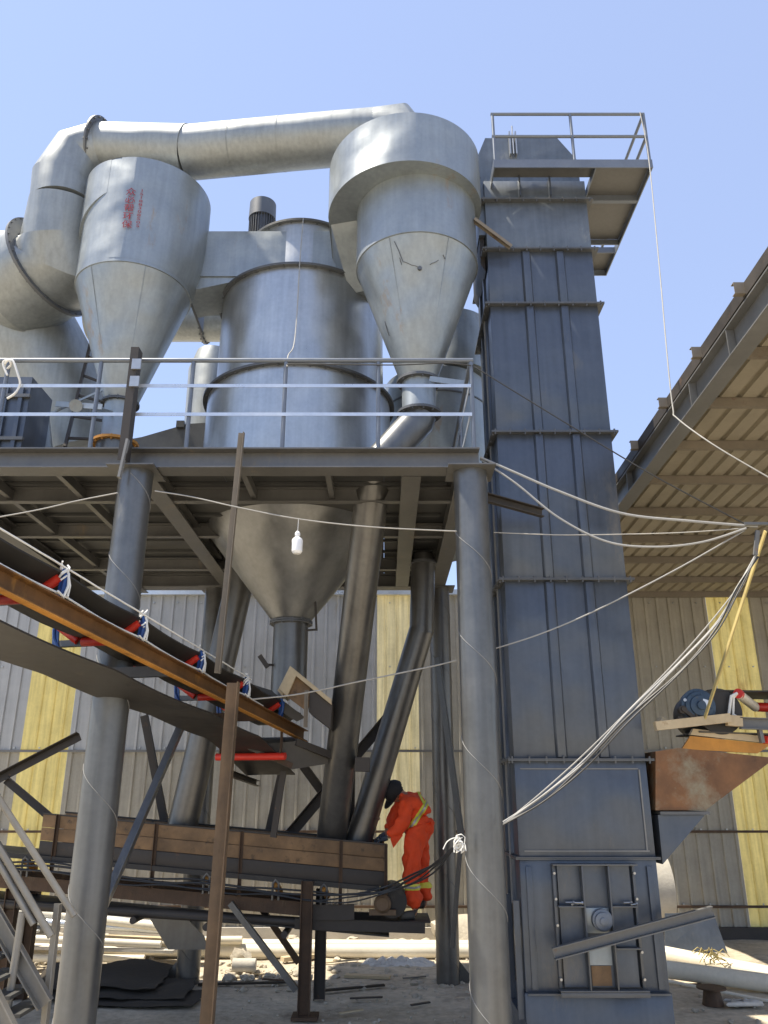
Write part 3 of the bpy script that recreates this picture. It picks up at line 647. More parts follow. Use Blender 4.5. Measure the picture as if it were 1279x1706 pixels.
# plain panel section with raised frame
c = casing(zf[1], zf[2], ())
mb = MB(); zz0, zz1 = zf[1] + .05, zf[2] - .08
for (xa, xb, za, zb) in ((EX0 + .06, EX1 - .06, zz0, zz0 + .012), (EX1 - .085, EX1 - .073, zz0 + .013, zz1), (EX0 + .06, EX1 - .086, zz1 + .002, zz1 + .012)):
    mb.b2(xa, xb, EY0 + .002, EY0 + .011, za, zb)
mb.build('panel_bead', M_SEAM, c)
for i in range(2, 7):
    if i == 6: casing(zf[i], zf[i + 1], ())
    else: casing(zf[i], zf[i + 1], (EX0 + .43, EX0 + .80))
c = casing(zf[7], zf[8], ())
for x in (EX0 + .40, EX0 + .74):
    MB().box((x, EY0 - .04, (zf[7] + zf[8]) / 2), (.012, .10, zf[8] - zf[7] - .02)).build('gusset', M_ELEV, c)
for k, z in enumerate(zf[1:8]):
    o_ = .047 if k else .02
    mb = MB()
    for za, zb in ((z + .001, z + .010), (z - .010, z - .001)):
        mb.b2(EX0 - o_, EX1 + o_, EY0 - o_, EY1 + o_, za, zb)
    if k:
        for i in range(9):
            x = EX0 - .01 + i * (EX1 - EX0 + .02) / 8; mb.cyl((x, EY0 - .032, z - .03), (x, EY0 - .032, z + .028), .010, n=6)
        for i in range(7):
            y = EY0 + i * (EY1 - EY0) / 6; mb.cyl((EX0 - .032, y, z - .03), (EX0 - .032, y, z + .028), .010, n=6)
    mb.build('flange', M_FLG, elev)
# side corner strip, paler colour stands in for sunlight on the flange
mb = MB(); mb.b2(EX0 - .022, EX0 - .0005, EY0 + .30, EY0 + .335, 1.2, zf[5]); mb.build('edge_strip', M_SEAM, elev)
# head
ye = 7.26
hp = [W(792, 400, ye), W(792, 268, ye), W(808, 230, ye), W(928, 230, ye), W(975, 265, ye)]
zc_ = hp[4].z
xr = EX1 - .05
mb = MB()
hx0 = hp[1].x
mb.poly([(hx0, ye, zf[6] + .25), (hx0, ye, Zat(268, ye)), (hp[2].x, ye, hp[2].z), (hp[3].x, ye, hp[3].z), (xr, ye, Zat(268, ye)), (xr, ye, zf[8]), (EX0 + .014, ye, zf[8]), (EX0 + .014, ye, zf[6] + .25)], (0, .82, 0))
mb.build('head_cover', M_ELEVH, elev)
mb = MB(); mb.b2(hx0 - .01, EX0 - .02, ye - .03, ye + .85, Zat(298, ye) - .008, Zat(298, ye) + .008); mb.build('head_flange', M_FLG, elev)
mb = MB(); mb.poly([(hx0 + .01, ye + .05, zf[6] + .26), (EX0 - .002, ye + .05, zf[6] + .26), (EX0 - .002, ye + .05, zf[5] + .5), (hx0 + .01, ye + .05, zf[6] - .1)], (0, .7, 0)); mb.build('discharge_chute', M_DARK, elev)
mb = MB()
for x in (Xat(848, 240, ye), Xat(858, 240, ye)): mb.b2(x - .008, x + .008, ye - .06, ye - .002, Zat(262, ye), Zat(225, ye))
mb.cyl((Xat(853, 240, ye), ye - .05, Zat(262, ye)), (Xat(853, 240, ye), ye - .05, Zat(216, ye)), .010, n=8)
mb.build('takeup_screw', M_STEEL, elev)
# diagonal channel from cyclone to elevator
MB().chan(W(790, 364, 6.95), W(852, 410, 7.10), .035, .06, .006, up=(0, -1, 0)).build('tie_channel', M_PURL, elev)
# lower brace channel column -> elevator
MB().chan(W(800, 828, 6.75), W(902, 856, 7.02), .05, .085, .008).build('tie_channel', M_DARK, elev)
# access door assembly at the bottom
DY = EY0 - .0
def ex(px, py=1540): return Xat(px, py, EY0)
dz0, dz1 = Zat(1648, EY0), Zat(1436, EY0)
dl, dr = ex(935, 1640), ex(1068, 1640)
mid = [Zat(1508, EY0), Zat(1577, EY0)]
door = MB().b2(dl + .02, dr - .02, DY - .03, DY + .010, dz0 + .02, dz1 - .02).build('access_door', M_ELEV, elev)
mb = MB()
x1_, x2_ = dl + (dr - dl) * .33, dl + (dr - dl) * .67
mb.b2(dl - .03, dr + .03, DY - .12, DY - .031, dz1 - .02, dz1 - .008); mb.b2(dl - .03, dr + .03, DY - .12, DY - .031, dz0, dz0 + .012)
mb.b2(dl - .03, dr + .03, DY - .125, DY - .112, dz0 - .035, dz0 - .001)
for x in (x1_, x2_): mb.b2(x - .006, x + .006, DY - .115, DY - .031, dz0 + .0125, dz1 - .0205)
for z in mid:
    for xa, xb in ((dl, x1_ - .0065), (x2_ + .0065, dr)): mb.b2(xa, xb, DY - .11, DY - .031, z - .006, z + .006)
for x in (dl - .012, dr + .012): mb.b2(x - .011, x + .011, DY - .045, DY + .010, dz0 + .0125, dz1 - .0205)
mb.build('door_frame', M_FLG, door, bevel=.0015)
mb = MB()
for x in (dl - .012, dr + .012):
    for i in range(5):
        z = dz0 + .08 + i * (dz1 - dz0 - .16) / 4; mb.cyl((x, DY - .075, z), (x, DY - .044, z), .011, n=6)
mb.build('door_bolt', M_STEEL, door)
MB().b2(x1_ + .03, x2_ - .03, DY - .040, DY - .031, dz0 + .03, dz0 + .17).build('brown_patch', M_WOODR, door)  # brown plate low on the door, between the middle ribs
MB().b2(x1_ + .015, x2_ - .015, DY - .036, DY - .031, dz0 + .175, dz0 + .34).build('bare_plate', M_CYC, door)
bx, bz = ex(998, 1530), Zat(1530, EY0)
mb = MB(); mb.b2(x1_ + .012, x2_ - .012, DY - .06, DY - .032, bz - .10, bz + .085); mb.build('bearing_plate', M_CYC, door, bevel=.003)
mb = MB(); mb.cyl((bx, DY - .115, bz), (bx, DY - .061, bz), .082, n=40); mb.cyl((bx, DY - .14, bz - .005), (bx, DY - .114, bz - .005), .066, n=40); mb.cyl((bx, DY - .15, bz - .005), (bx, DY - .139, bz - .005), .03, n=24)
mb.build('bearing_cap', M_RAIL, door, bevel=.002)
for x in (EX0 + .06, EX1 - .10): MB().b2(x, x + .05, DY - .004, DY + .011, zf[0] + .02, zf[1] - .06).build('corner_rib', M_ELEV, elev, bevel=.003)
MB().b2(EX0 + .02, EX1 - .02, DY - .05, DY - .001, zf[0] - .006, zf[0] + .006).build('boot_shelf', M_FLG, elev)
MB().b2(EX0 + .03, EX1 - .03, DY - .012, DY - .001, .18, .19).build('boot_bead', M_SEAM, elev)
# side inspection frame on the left face
mb = MB(); mb.b2(EX0 - .05, EX0 - .001, EY0 + .05, EY0 + .09, .45, 1.25); mb.b2(EX0 - .05, EX0 - .001, EY0 + .5, EY0 + .54, .45, 1.25); mb.b2(EX0 - .05, EX0 - .001, EY0 + .05, EY0 + .54, .40, .449); mb.build('side_hatch_frame', M_ELEV, elev)
# loose bolts resting on the door rails
k = 0
for px, py, an in ((945, 1505, .2), (952, 1503, 1.2), (963, 1505, -.5), (957, 1507, .1), (1040, 1507, .3), (1050, 1506, 1.1)):
    x = ex(px, py); z = mid[0] + .006 + .011
    if x > x1_ - .03 and x < x2_: x = x1_ - .05
    mb = MB(); d_ = V((math.cos(an), .4 * math.sin(an), 0)).normalized(); p = V((x, DY - .075 - .009 * (k % 3), z + (.0 if k % 2 else .012)))
    mb.cyl(p - d_ * .03, p + d_ * .028, .007, n=8); mb.cyl(p + d_ * .028, p + d_ * .042, .013, n=6)
    o = mb.build('bolt', M_STEEL, None)
    lab = ['leftmost loose steel bolt on the hatch rail of the elevator', 'second loose bolt from the left, lying askew on the hatch rail', 'third loose bolt from the left in the heap on the hatch rail', 'steel bolt at the foot of the little heap on the hatch rail', 'loose bolt lying just right of the bearing on the hatch rail', 'rightmost loose bolt on the hatch rail of the elevator'][k]
    tag(o, lab, 'bolt', 'loose bolts on the hatch rail'); k += 1
# loose channel bar across the door
o = MB().chan(W(921, 1588, EY0 - .20), W(1186, 1518, EY0 - .16), .05, .085, .008, up=(0, 0, 1), flip=1).build('channel_bar', M_RAFT)
tag(o, 'loose galvanised channel bar slanting across the elevator access door', 'steel bar')
# inlet hopper on the right side
hop = T('feed_hopper', 'rust stained steel hopper feeding the right side of the elevator', 'hopper', (2.8, 7.5, 1.4))
hy0, hy1 = 7.22, 8.0
def hz(px, py): return W(px, py, hy0)
MB().poly([hz(1092, 1252), hz(1130, 1246), hz(1285, 1262), hz(1285, 1268), hz(1175, 1350), hz(1092, 1350)], (0, hy1 - hy0, 0)).build('hopper_body', M_HOPR, hop)
mb = MB(); a_ = hz(1088, 1353); b_ = hz(1180, 1353)
mb.b2(EX1 + .06, b_.x, hy0 - .03, hy1 + .03, a_.z - .02, a_.z + .005); mb.build('flange', M_FLG, hop)
MB().poly([hz(1096, 1358), hz(1174, 1358), hz(1104, 1440)], (0, hy1 - hy0, 0)).build('lower_chute', M_ELEV, hop)
MB().poly([hz(1136, 1248), hz(1150, 1226), hz(1285, 1240), hz(1262, 1255)], (0, .03, 0)).build('skirt_board', M_ORNG, hop)
MB().poly([hz(1150, 1224), hz(1155, 1214), hz(1285, 1228), hz(1285, 1239)], (0, .05, 0)).build('skirt_board', M_WOOD, hop)
# top platform of the elevator
tp = T('elevator_platform', 'small railed landing bracketed round the elevator head', 'platform', (2.4, 7.6, 8.6))
PZ = Zat(268, 6.9)
PX0, PX1, PY0, PY1 = Xat(822, 268, 6.9), Xat(1087, 272, 6.9), 6.9, 8.83
PXm = EX1 + .03
def top_frame():
    mb = MB(); t = .07
    mb.b2(PX0, PX1, PY0, PY0 + .012, PZ - .09, PZ + .02)
    mb.b2(PX1 - .012, PX1, PY0 + .0125, PY1, PZ - .09, PZ + .02)
    mb.b2(PXm, PX1 - .0125, PY1 - .012, PY1, PZ - .09, PZ + .02)
    mb.b2(PX0, PX0 + .012, PY0 + .0125, EY0 + .25, PZ - .10, PZ + .02)
    mb.b2(PXm, PXm + .012, PY0 + .0125, PY1 - .0125, PZ - .09, PZ - .008)
    for y in (7.42,): mb.b2(PXm + .0125, PX1 - .0125, y, y + .05, PZ - .085, PZ - .008)
    mb.b2(PXm + .0125, PX1 - .0125, 8.20, 8.212, PZ - .085, PZ - .008); mb.b2(PXm + .0125, PX1 - .0125, 8.36, 8.372, PZ - .085, PZ - .008)
    mb.build('edge_frame', M_RAIL, tp)
top_frame()
MB().b2(PX0 + .014, PXm, PY0 + .014, EY0 - .06, PZ - .007, PZ).build('floor_plate', M_BEAM, tp)
MB().b2(PXm + .001, PX1 - .014, PY0 + .014, 8.20, PZ - .007, PZ).build('floor_plate', M_BEAM, tp)
MB().b2(PXm + .001, PX1 - .014, 8.36, PY1 - .014, PZ - .007, PZ).build('floor_plate', M_BEAM, tp)
PR = Zat(188, 6.9)
for x, y in ((PX0 + .02, PY0 + .02), (Xat(955, 240, 6.9), PY0 + .02), (PX1 - .02, PY0 + .02), (PX1 - .02, 7.9), (PX1 - .02, PY1 - .02)):
    MB().cyl((x, y, PZ), (x, y, PR), .017, n=12).build('rail_post', M_RAIL, tp)
for z in (PR, (PZ + PR) / 2 + .02):
    MB().cyl((PX0, PY0 + .02, z), (PX1 - .01, PY0 + .02, z), .018, n=12).build('rail', M_RAIL, tp)
    MB().cyl((PX1 - .02, PY0 + .03, z - .001), (PX1 - .02, PY1 - .02, z - .001), .018, n=12).build('rail', M_RAIL, tp)
# ================================================================== FEED CONVEYOR (right)
fc = T('feed_conveyor', 'short belt conveyor with a blue drum motor above the rusty hopper', 'conveyor', (3.2, 7.4, 2.2))
fy = 7.15
MB().chan(W(1230, 1205, fy), W(1420, 1212, fy), .05, .10, .008).build('stringer', M_RAFT, fc)
MB().chan(W(1230, 1205, fy + .75), W(1420, 1212, fy + .75), .05, .10, .008).build('stringer', M_RAFT, fc)
MB().beam(W(1091, 1210, fy - .04), W(1215, 1196, fy - .04), .07, .075).build('timber_bearer', M_WOOD, fc)
MB().beam(W(1210, 1200, fy - .02), W(1235, 1202, fy - .02), .06, .09).build('timber_bearer', M_WOOD, fc)
MB().beam(W(1098, 1198, fy + .1), W(1110, 1206, fy + .1), .12, .04).build('timber_bearer', M_WOOD, fc)
drum = W(1178, 1190, fy + .35)
m_ = MB().cyl((drum.x, fy + .06, drum.z), (drum.x, fy + .68, drum.z), .20, n=48).build('drum', M_BELT, fc)
mc = W(1164, 1176, fy - .02)
mot = MB(); mot.lathe((0, 0, 0), [(0, -.075), (.035, -.075), (.04, -.05), (.085, -.045), (.09, -.025), (.12, -.02), (.125, .0), (.15, .004), (.15, .02), (.138, .022), (.138, .10)], 40)
for i in range(18):
    a_ = 2 * math.pi * i / 18; mot.box((.134 * math.cos(a_), .134 * math.sin(a_), .012), (.02, .008, .03), Matrix.Rotation(a_, 3, 'Z'))
mot.bolts((0, 0, -.022), (0, 0, 1), .105, 8, .016, .014)
rot = Matrix.Rotation(-math.pi / 2, 3, 'X'); mot.v = [mc + rot @ q for q in mot.v]
mot = mot.build('drum_motor', M_MOTOR, fc)
MB().box(mc + V((.045, -.045, .02)), (.055, .008, .06), Matrix.Rotation(.3, 3, 'Y')).build('name_plate', M_FLAT, mot)
mb = MB(); c_ = W(1138, 1182, fy - .05); mb.cyl(c_, c_ + V((0, .06, 0)), .035, n=20); mb.cyl(c_ + V((0, -.02, 0)), c_ + V((.0, .02, 0)), .02, n=12); mb.beam(W(1128, 1196, fy - .03), W(1168, 1200, fy - .03), .05, .02); mb.beam(c_, W(1156, 1196, fy - .04), .03, .03); mb.cyl(W(1160, 1200, fy - .05), W(1160, 1186, fy - .05), .012, n=8)
mb.build('bearing', M_DARK, fc)
mb = MB(); mb.cyl(W(1141, 1166, fy - .04), W(1141, 1168, fy + .02), .014, n=12); mb.build('lifting_eye', M_STEEL, fc)
pb = [W(1180, 1149, fy + .05), W(1430, 1152, fy + .05)]
mb = MB(); mb.poly([pb[0], pb[1], pb[1] - V((0, 0, .012)), pb[0] - V((0, 0, .012))], (0, .60, 0)); mb.build('belt', M_BELT, fc)
pb = [W(1165, 1218, fy + .05), W(1430, 1226, fy + .05)]
mb = MB(); mb.poly([pb[0], pb[1], pb[1] - V((0, 0, .012)), pb[0] - V((0, 0, .012))], (0, .60, 0)); mb.build('belt', M_BELTD, fc)
mb = MB(); a_ = W(1228, 1155, fy + .02); mb.tube([a_, W(1218, 1160, fy + .02), W(1214, 1190, fy + .02), W(1217, 1200, fy + .02)], .013, 8); mb.tube([W(1228, 1155, fy + .03), W(1222, 1162, fy + .03), W(1221, 1190, fy + .03), W(1233, 1198, fy + .03)], .011, 8); mb.build('idler_bracket', M_WHITE, fc)
r_ = MB().cyl(W(1230, 1156, fy + .03), W(1258, 1178, fy + .35), .042, n=24).build('roller', M_PVC, fc)
MB().cyl(W(1229, 1155, fy + .025), W(1232, 1157, fy + .05), .044, n=24).build('roller_cap', M_RED, r_)
MB().cyl(W(1262, 1178, fy + .35), W(1330, 1180, fy + .35), .042, n=24).build('roller', M_RED, fc)
MB().cyl(W(1272, 1232, fy + .05), W(1330, 1234, fy + .3), .035, n=20).build('roller', M_RED, fc)
mb = MB(); mb.chan(W(1262, 1215, fy), W(1267, 1238, fy), .03, .05, .006, up=(0, 1, 0)); mb.build('return_bracket', M_RAFT, fc)
for px in (1330, 1400): MB().beam(W(px, 1215, fy + .03), V((Xat(px, 1215, fy + .03), fy + .03, 0)), .07, .07).build('leg', M_RUST, fc)
# cable post and its arm; lath tied to it
cp = T('cable_post', 'steel post with short arm gathering the cables at right edge', 'post', (3.12, 5.8, 0))
MB().cyl((3.12, 5.8, 0), (3.12, 5.8, 4.25), .035, n=16).build('pole', M_RAFT, cp)
MB().angle(W(1240, 876, 5.8), V((3.12, 5.8, Zat(876, 5.8))), .03, .006).build('arm', M_RAFT, cp)
MB().beam(W(1262, 884, 5.79), W(1258, 925, 5.79), .02, .03).build('hook', M_RAFT, cp)
o = MB().beam(W(1275, 885, 5.82), W(1174, 1196, 7.0), .012, .04, up=(0, -1, 0)).build('lath', M_YWOOD); tag(o, 'long thin yellow lath leaning from the cable arm down to the feed conveyor', 'lath')
# ================================================================== INCLINED BELT CONVEYOR (left, towards the viewer)
ic = T('inclined_conveyor', 'orange rusted belt conveyor with troughed black belt rising towards the left', 'conveyor', (-1.3, 7.3, 2.5))
D_ = V((-.221, -.913, .0925)); P0 = V((-1.05, 8.276, 2.80)); LATV = V((-.972, .235, 0)).normalized()
UPV = V((0, 0, 1))
def cp_(k, lat=0.0, up=0.0): return P0 + D_ * k + LATV * lat + UPV * up
K0, K1 = -0.75, 8.0
a_, b_ = cp_(K0, 0, -.055), cp_(K1, 0, -.055)
strg = MB().chan(a_, b_, .055, .115, .008, flip=-1).build('stringer', M_STRG, ic)
MB().beam(cp_(K0, -.028, -.1165), cp_(K1, -.028, -.1165), .058, .007).build('flange_lip', M_ORNG, strg)     # opens to the viewer side
MB().chan(cp_(K0, .68, -.055), cp_(K1, .68, -.055), .055, .115, .008, flip=1).build('stringer', M_DARK, ic)
# troughed belt
pr = [(.0, .185), (.19, .075), (.49, .075), (.68, .185)]
vs = []; fs = []; ks = [K0 + .1 + i * (K1 - K0 - .1) / 120 for i in range(121)]
for k in ks:
    ph = (k % 1.0); sag = -.018 * math.sin(math.pi * ph)
    for t in (0, -.011):
        for l, u in pr: vs.append(cp_(k, l + .0, u + sag + t + (.006 * noise.noise(V((k * 3, l * 9, 0)))) ))
n_ = 8
for i in range(120):
    for j in range(3):
        fs.append((i * n_ + j, i * n_ + j + 1, (i + 1) * n_ + j + 1, (i + 1) * n_ + j))
        fs.append((i * n_ + 4 + j, (i + 1) * n_ + 4 + j, (i + 1) * n_ + 5 + j, i * n_ + 5 + j))
    fs.append((i * n_, (i + 1) * n_, (i + 1) * n_ + 4, i * n_ + 4)); fs.append((i * n_ + 3, i * n_ + 7, (i + 1) * n_ + 7, (i + 1) * n_ + 3))
MB().add(vs, fs).build('carrying_belt', M_BELT, ic, ang=50)
# return belt, dropping to the tail pulley
def ret_up(k): return -.215 - .02 * math.sin(math.pi * (k % 1.6) / 1.6) - (.20 * max(0, .4 - k) if k < .4 else 0)
vs = []; fs = []; ks = [K0 + .05 + i * (K1 - K0) / 100 for i in range(101)]
for k in ks:
    for t in (0, -.012):
        for l in (.06, .22, .46, .62): vs.append(cp_(k, l, ret_up(k) + t + .008 * math.sin(l * 5)))
for i in range(100):
    for j in range(3):
        fs.append((i * 8 + j, i * 8 + j + 1, (i + 1) * 8 + j + 1, (i + 1) * 8 + j)); fs.append((i * 8 + 4 + j, (i + 1) * 8 + 4 + j, (i + 1) * 8 + 5 + j, i * 8 + 5 + j))
    fs.append((i * 8, (i + 1) * 8, (i + 1) * 8 + 4, i * 8 + 4)); fs.append((i * 8 + 3, i * 8 + 7, (i + 1) * 8 + 7, (i + 1) * 8 + 3))
MB().add(vs, fs).build('return_belt', M_BELT, ic, ang=50)
# idlers
for k in range(-0, 8):
    idl = MB(); idl.angle(cp_(k, .01, .008), cp_(k, .67, .008), .045, .006); idl = idl.build('idler', M_BEAM, ic)
    for s_ in (0, 1):
        l0 = 0.0 if s_ == 0 else .68; sg = 1 if s_ == 0 else -1
        mb = MB(); mb.tube([cp_(k, l0 + sg * .03, .0), cp_(k, l0 - sg * .012, .07), cp_(k, l0 - sg * .02, .13), cp_(k, l0 + sg * .0, .20)], [.014, .016, .016, .012], 8)
        mb.beam(cp_(k, l0 + sg * .005, .01), cp_(k, l0 - sg * .012, .17), .05, .010, up=D_)
        mb.build('bracket', M_BLUE, idl)
        MB().cyl(cp_(k, l0 + sg * .02, .158), cp_(k, l0 + sg * .19, .045), .034, n=20).build('roller', M_RED, idl)
    MB().cyl(cp_(k, .225, .035), cp_(k, .455, .035), .034, n=20).build('roller', M_RED, idl)
for k in (-.05,):
    rr_ = ret_up(k) - .05
    r_ = MB().cyl(cp_(k, -.05, rr_), cp_(k, .70, rr_), .036, n=20).build('return_roller', M_RED, ic)
    for l in (.0, .66): MB().beam(cp_(k, l, -.11), cp_(k, l, rr_), .012, .045, up=D_).build('hanger', M_RUST, r_)
for k in (.5, 2.45, 4.5, 6.5):
    MB().chan(cp_(k, .02, -.06), cp_(k, .66, -.06), .05, .08, .007).build('cross_member', M_BEAM if k > 2 else M_RUST, ic)
MB().cyl(cp_(K0 + .05, .02, -.22), cp_(K0 + .05, .66, -.22), .15, n=36).build('tail_pulley', M_BELTD, ic)
p = cp_(K0 + .3, -.01, -.30)
MB().chan(cp_(-.1, .62, -.50), cp_(K0 - .25, .62, -.52), .05, .06, .007).build('tail_frame', M_DARK, ic)
MB().poly([W(405, 1245, 8.3), W(500, 1236, 8.45), W(548, 1262, 8.75), W(548, 1272, 8.75), W(486, 1282, 8.5)], (0, .0, .012)).build('dust_tray', M_BELTD, ic)
MB().beam(W(405, 1240, 8.35), W(486, 1276, 8.5), .05, .05).build('tail_frame', M_RUST, ic)
MB().beam(W(492, 1236, 8.45), W(560, 1262, 8.75), .06, .07).build('tail_frame', M_DARK, ic)
# legs under tail
for a_, b_ in (((472, 1285), (455, 1395)),):
    MB().beam(W(*a_, 8.75), W(*b_, 8.75), .06, .06).build('leg', M_DARK, ic)
MB().b2(-.30, -.15, 8.55, 8.8, Zat(1285, 8.6), Zat(1262, 8.6)).build('tail_bearing', M_DARK, ic)
# white cords tied to brackets
mb = MB()
for ks_, l, u in (((0.9, 8.0), -.015, .205), ((0.6, 8.0), -.03, .03)):
    pts = []
    k = ks_[0]
    while k <= ks_[1]:
        s_ = 0 if u > .1 else -.015 * abs(math.sin(math.pi * (k % 1)))
        pts.append(cp_(k, l, u + s_ + .004 * noise.noise(V((k * 4, 1, 2))))); k += .125
    mb.tube(pts, .006 if u > .1 else .007, 6)
for k in (1, 2, 3, 4, 5, 6):       # knots round the bracket tops
    c_ = cp_(k, -.005, .185)
    for q in range(5):
        ang = random.uniform(0, 6.28)
        mb.tube([c_ + V((.024 * math.cos(ang + t), .03 * math.sin(ang + t), -.03 + .022 * t - .01 * q)) for t in (0, .8, 1.6, 2.4, 3.2, 4.0)], .006, 5)
    mb.tube([cp_(k, -.035, .17), cp_(k + .01, -.05, .09), cp_(k + .02, -.035, .02), cp_(k + .1, -.045, .03)], .008, 6)
    mb.tube([cp_(k, -.025, .19), cp_(k - .02, -.04, .10), cp_(k - .01, -.04, .03)], .008, 6)
o = mb.build('cord', M_WHITE); tag(o, 'white cord knotted along the idler brackets of the inclined belt conveyor', 'cord')
# wooden chute box at the tail under the tank outlet
cb = T('chute_box', 'open timber sided chute box tilted under the tank outlet pipe', 'box', W(500, 1230, 8.4))
MB().poly([W(464, 1147, 8.05), W(483, 1109, 8.05), W(552, 1165, 8.05), W(552, 1174, 8.05), W(493, 1126, 8.05), W(478, 1160, 8.05)], (0, .05, 0)).build('front_rim', M_WOOD, cb, bevel=.004)
MB().poly([W(490, 1120, 8.12), W(521, 1144, 8.12), W(512, 1186, 8.12), W(474, 1158, 8.12)], (0, .04, 0)).build('inner_board', M_WOODR, cb)
MB().poly([W(517, 1142, 8.10), W(553, 1171, 8.10), W(550, 1214, 8.10), W(514, 1186, 8.10)], (0, .45, 0)).build('side_board', M_DARK, cb)
MB().poly([W(462, 1150, 8.16), W(484, 1111, 8.16), W(490, 1118, 8.16), W(470, 1160, 8.16)], (0, .5, 0)).build('side_board', M_WOOD, cb)
MB().angle(W(514, 1150, 8.02), W(512, 1212, 8.02), .04, .006, up=(0, -1, 0)).build('stiffener', M_PURL, cb)
MB().poly([W(420, 1140, 8.3), W(452, 1150, 8.3), W(470, 1166, 8.3), W(508, 1195, 8.3), W(494, 1202, 8.3), W(440, 1168, 8.3)], (0, .02, 0)).build('rubber_skirt', M_BELTD, cb)
# ================================================================== LOWER CONVEYOR
lc = T('lower_conveyor', 'long horizontal conveyor with brown side boards running behind the columns', 'conveyor', (-1.6, 9.4, 0))
yn, yf = 9.08, 9.72
def lz(x):  # top of boards
    a0_ = W(640, 1408, yn); a1_ = W(75, 1357, yn); t = (x - a0_.x) / (a1_.x - a0_.x); return a0_.z + (a1_.z - a0_.z) * t
XE = W(640, 1408, yn).x; XS = W(72, 1357, yn).x
for y, nm in ((yn, 1), (yf, 0)):
    bd = []
    for i, (u0, u1) in enumerate(((0, .125), (.130, .255), (.26, .40))):
        mb = MB(); mb.add([(XS, y, lz(XS) - u1), (XE, y, lz(XE) - u1), (XE, y, lz(XE) - u0), (XS, y, lz(XS) - u0), (XS, y + .02, lz(XS) - u1), (XE, y + .02, lz(XE) - u1), (XE, y + .02, lz(XE) - u0), (XS, y + .02, lz(XS) - u0)],
                    [(0, 1, 2, 3), (7, 6, 5, 4), (0, 4, 5, 1), (3, 2, 6, 7), (0, 3, 7, 4), (1, 5, 6, 2)])
        mb.build('skirt_board', M_WOODR if i < 2 else M_DARK, lc, bevel=.003)
    mb = MB(); mb.beam((XS - .01, y + .01, lz(XS) + .008), (XE + .01, y + .01, lz(XE) + .008), .035, .015); mb.build('top_edge', M_DARK, lc)
for px in (640, 565, 398, 253, 85):
    x = W(px, 1440, yn).x
    MB().angle((x, yn - .002, lz(x) - .62), (x, yn - .002, lz(x) + .01), .035, .006, up=(0, -1, 0)).build('stiffener', M_RUST, lc)
MB().b2(XE - .02, XE + .03, yn + .03, yf, lz(XE) - .42, lz(XE) - .02).build('end_board', M_DARK, lc)
# belt under boards
def seg(x0, x1, y0, y1, u0, u1):
    return MB().add([(x0, y0, lz(x0) - u1), (x1, y0, lz(x1) - u1), (x1, y0, lz(x1) - u0), (x0, y0, lz(x0) - u0), (x0, y1, lz(x0) - u1), (x1, y1, lz(x1) - u1), (x1, y1, lz(x1) - u0), (x0, y1, lz(x0) - u0)],
                    [(0, 1, 2, 3), (7, 6, 5, 4), (0, 4, 5, 1), (3, 2, 6, 7), (0, 3, 7, 4), (1, 5, 6, 2)])
seg(-5.4, XE - .05, yn - .03, yf + .03, .40, .45).build('belt', M_BELT, lc)
seg(-5.4, XE + .05, yn + .05, yf - .03, .86, .875).build('return_belt', M_BELT, lc)
XQ = Xat(500, 1500, yn)
for y, f_ in ((yn, 1), (yf, -1)):
    MB().chan((-5.6, y, lz(-5.6) - .68), (XQ, y, lz(XQ) - .68), .05, .13, .008, flip=-1 if y == yn else 1).build('stringer', M_RUST, lc)
MB().b2(XQ + .0, Xat(590, 1520, yn), yn - .03, yn + .02, lz(XQ) - .78, lz(XQ) - .64).build('motor_mount', M_DARK, lc)
for px in (345, 460, 540, 40, 175):
    x = Xat(px, 1460, yn)
    mb = MB(); mb.tube([(x - .03, yn - .02, lz(x) - .62), (x - .03, yn - .02, lz(x) - .46), (x, yn - .03, lz(x) - .43), (x + .03, yn - .02, lz(x) - .46), (x + .035, yn - .02, lz(x) - .62)], .012, 8)
    idl = mb.build('idler_bracket', M_BEAM, lc)
    MB().cyl((x, yn - .0, lz(x) - .47), (x + .02, yn + .2, lz(x) - .56), .035, n=16).build('roller', M_ORNG, idl)
MB().cyl((-5.6, yn + .1, lz(-5.6) - .95), (XQ, yn + .1, lz(XQ) - .82), .05, n=16).build('tube_rail', M_DARK, lc)
for px in (223, 345, 475):
    x = Xat(px, 1520, yn); MB().cyl((x, yn - .02, lz(x) - .93), (x, yf, lz(x) - .93), .035, n=16).build('return_roller', M_DARK, lc)
# platform beam at the end and pulley
zb = Zat(1541, yn)
for y in (yn, yf):
    MB().chan((XQ - .05, y, zb + .01), (Xat(708, 1548, yn), y, zb - .03), .05, .10, .008, flip=-1 if y == yn else 1).build('end_beam', M_DARK, lc)
ZF = zb + .035
MB().box(((Xat(672, 1535, yn) + Xat(708, 1535, yn)) / 2, (yn + yf) / 2, ZF - .012), (.34, yf - yn - .02, .014)).build('foot_plate', M_DARK, lc)
pc = W(637, 1506, yn - .02)
mb = MB(); mb.lathe((0, 0, 0), [(0, -.04), (.06, -.04), (.085, -.02), (.09, 0), (.09, .04)], 32); mb.v = [pc + rot @ q for q in mb.v]
mb.box(pc + V((0, .02, -.08)), (.28, .06, .05)); mb.build('pillow_bearing', M_POST, lc)
MB().cyl((pc.x + .10, yn + .06, pc.z + .01), (pc.x + .10, yf - .02, pc.z + .01), .155, n=40).build('head_pulley', M_BELT, lc)
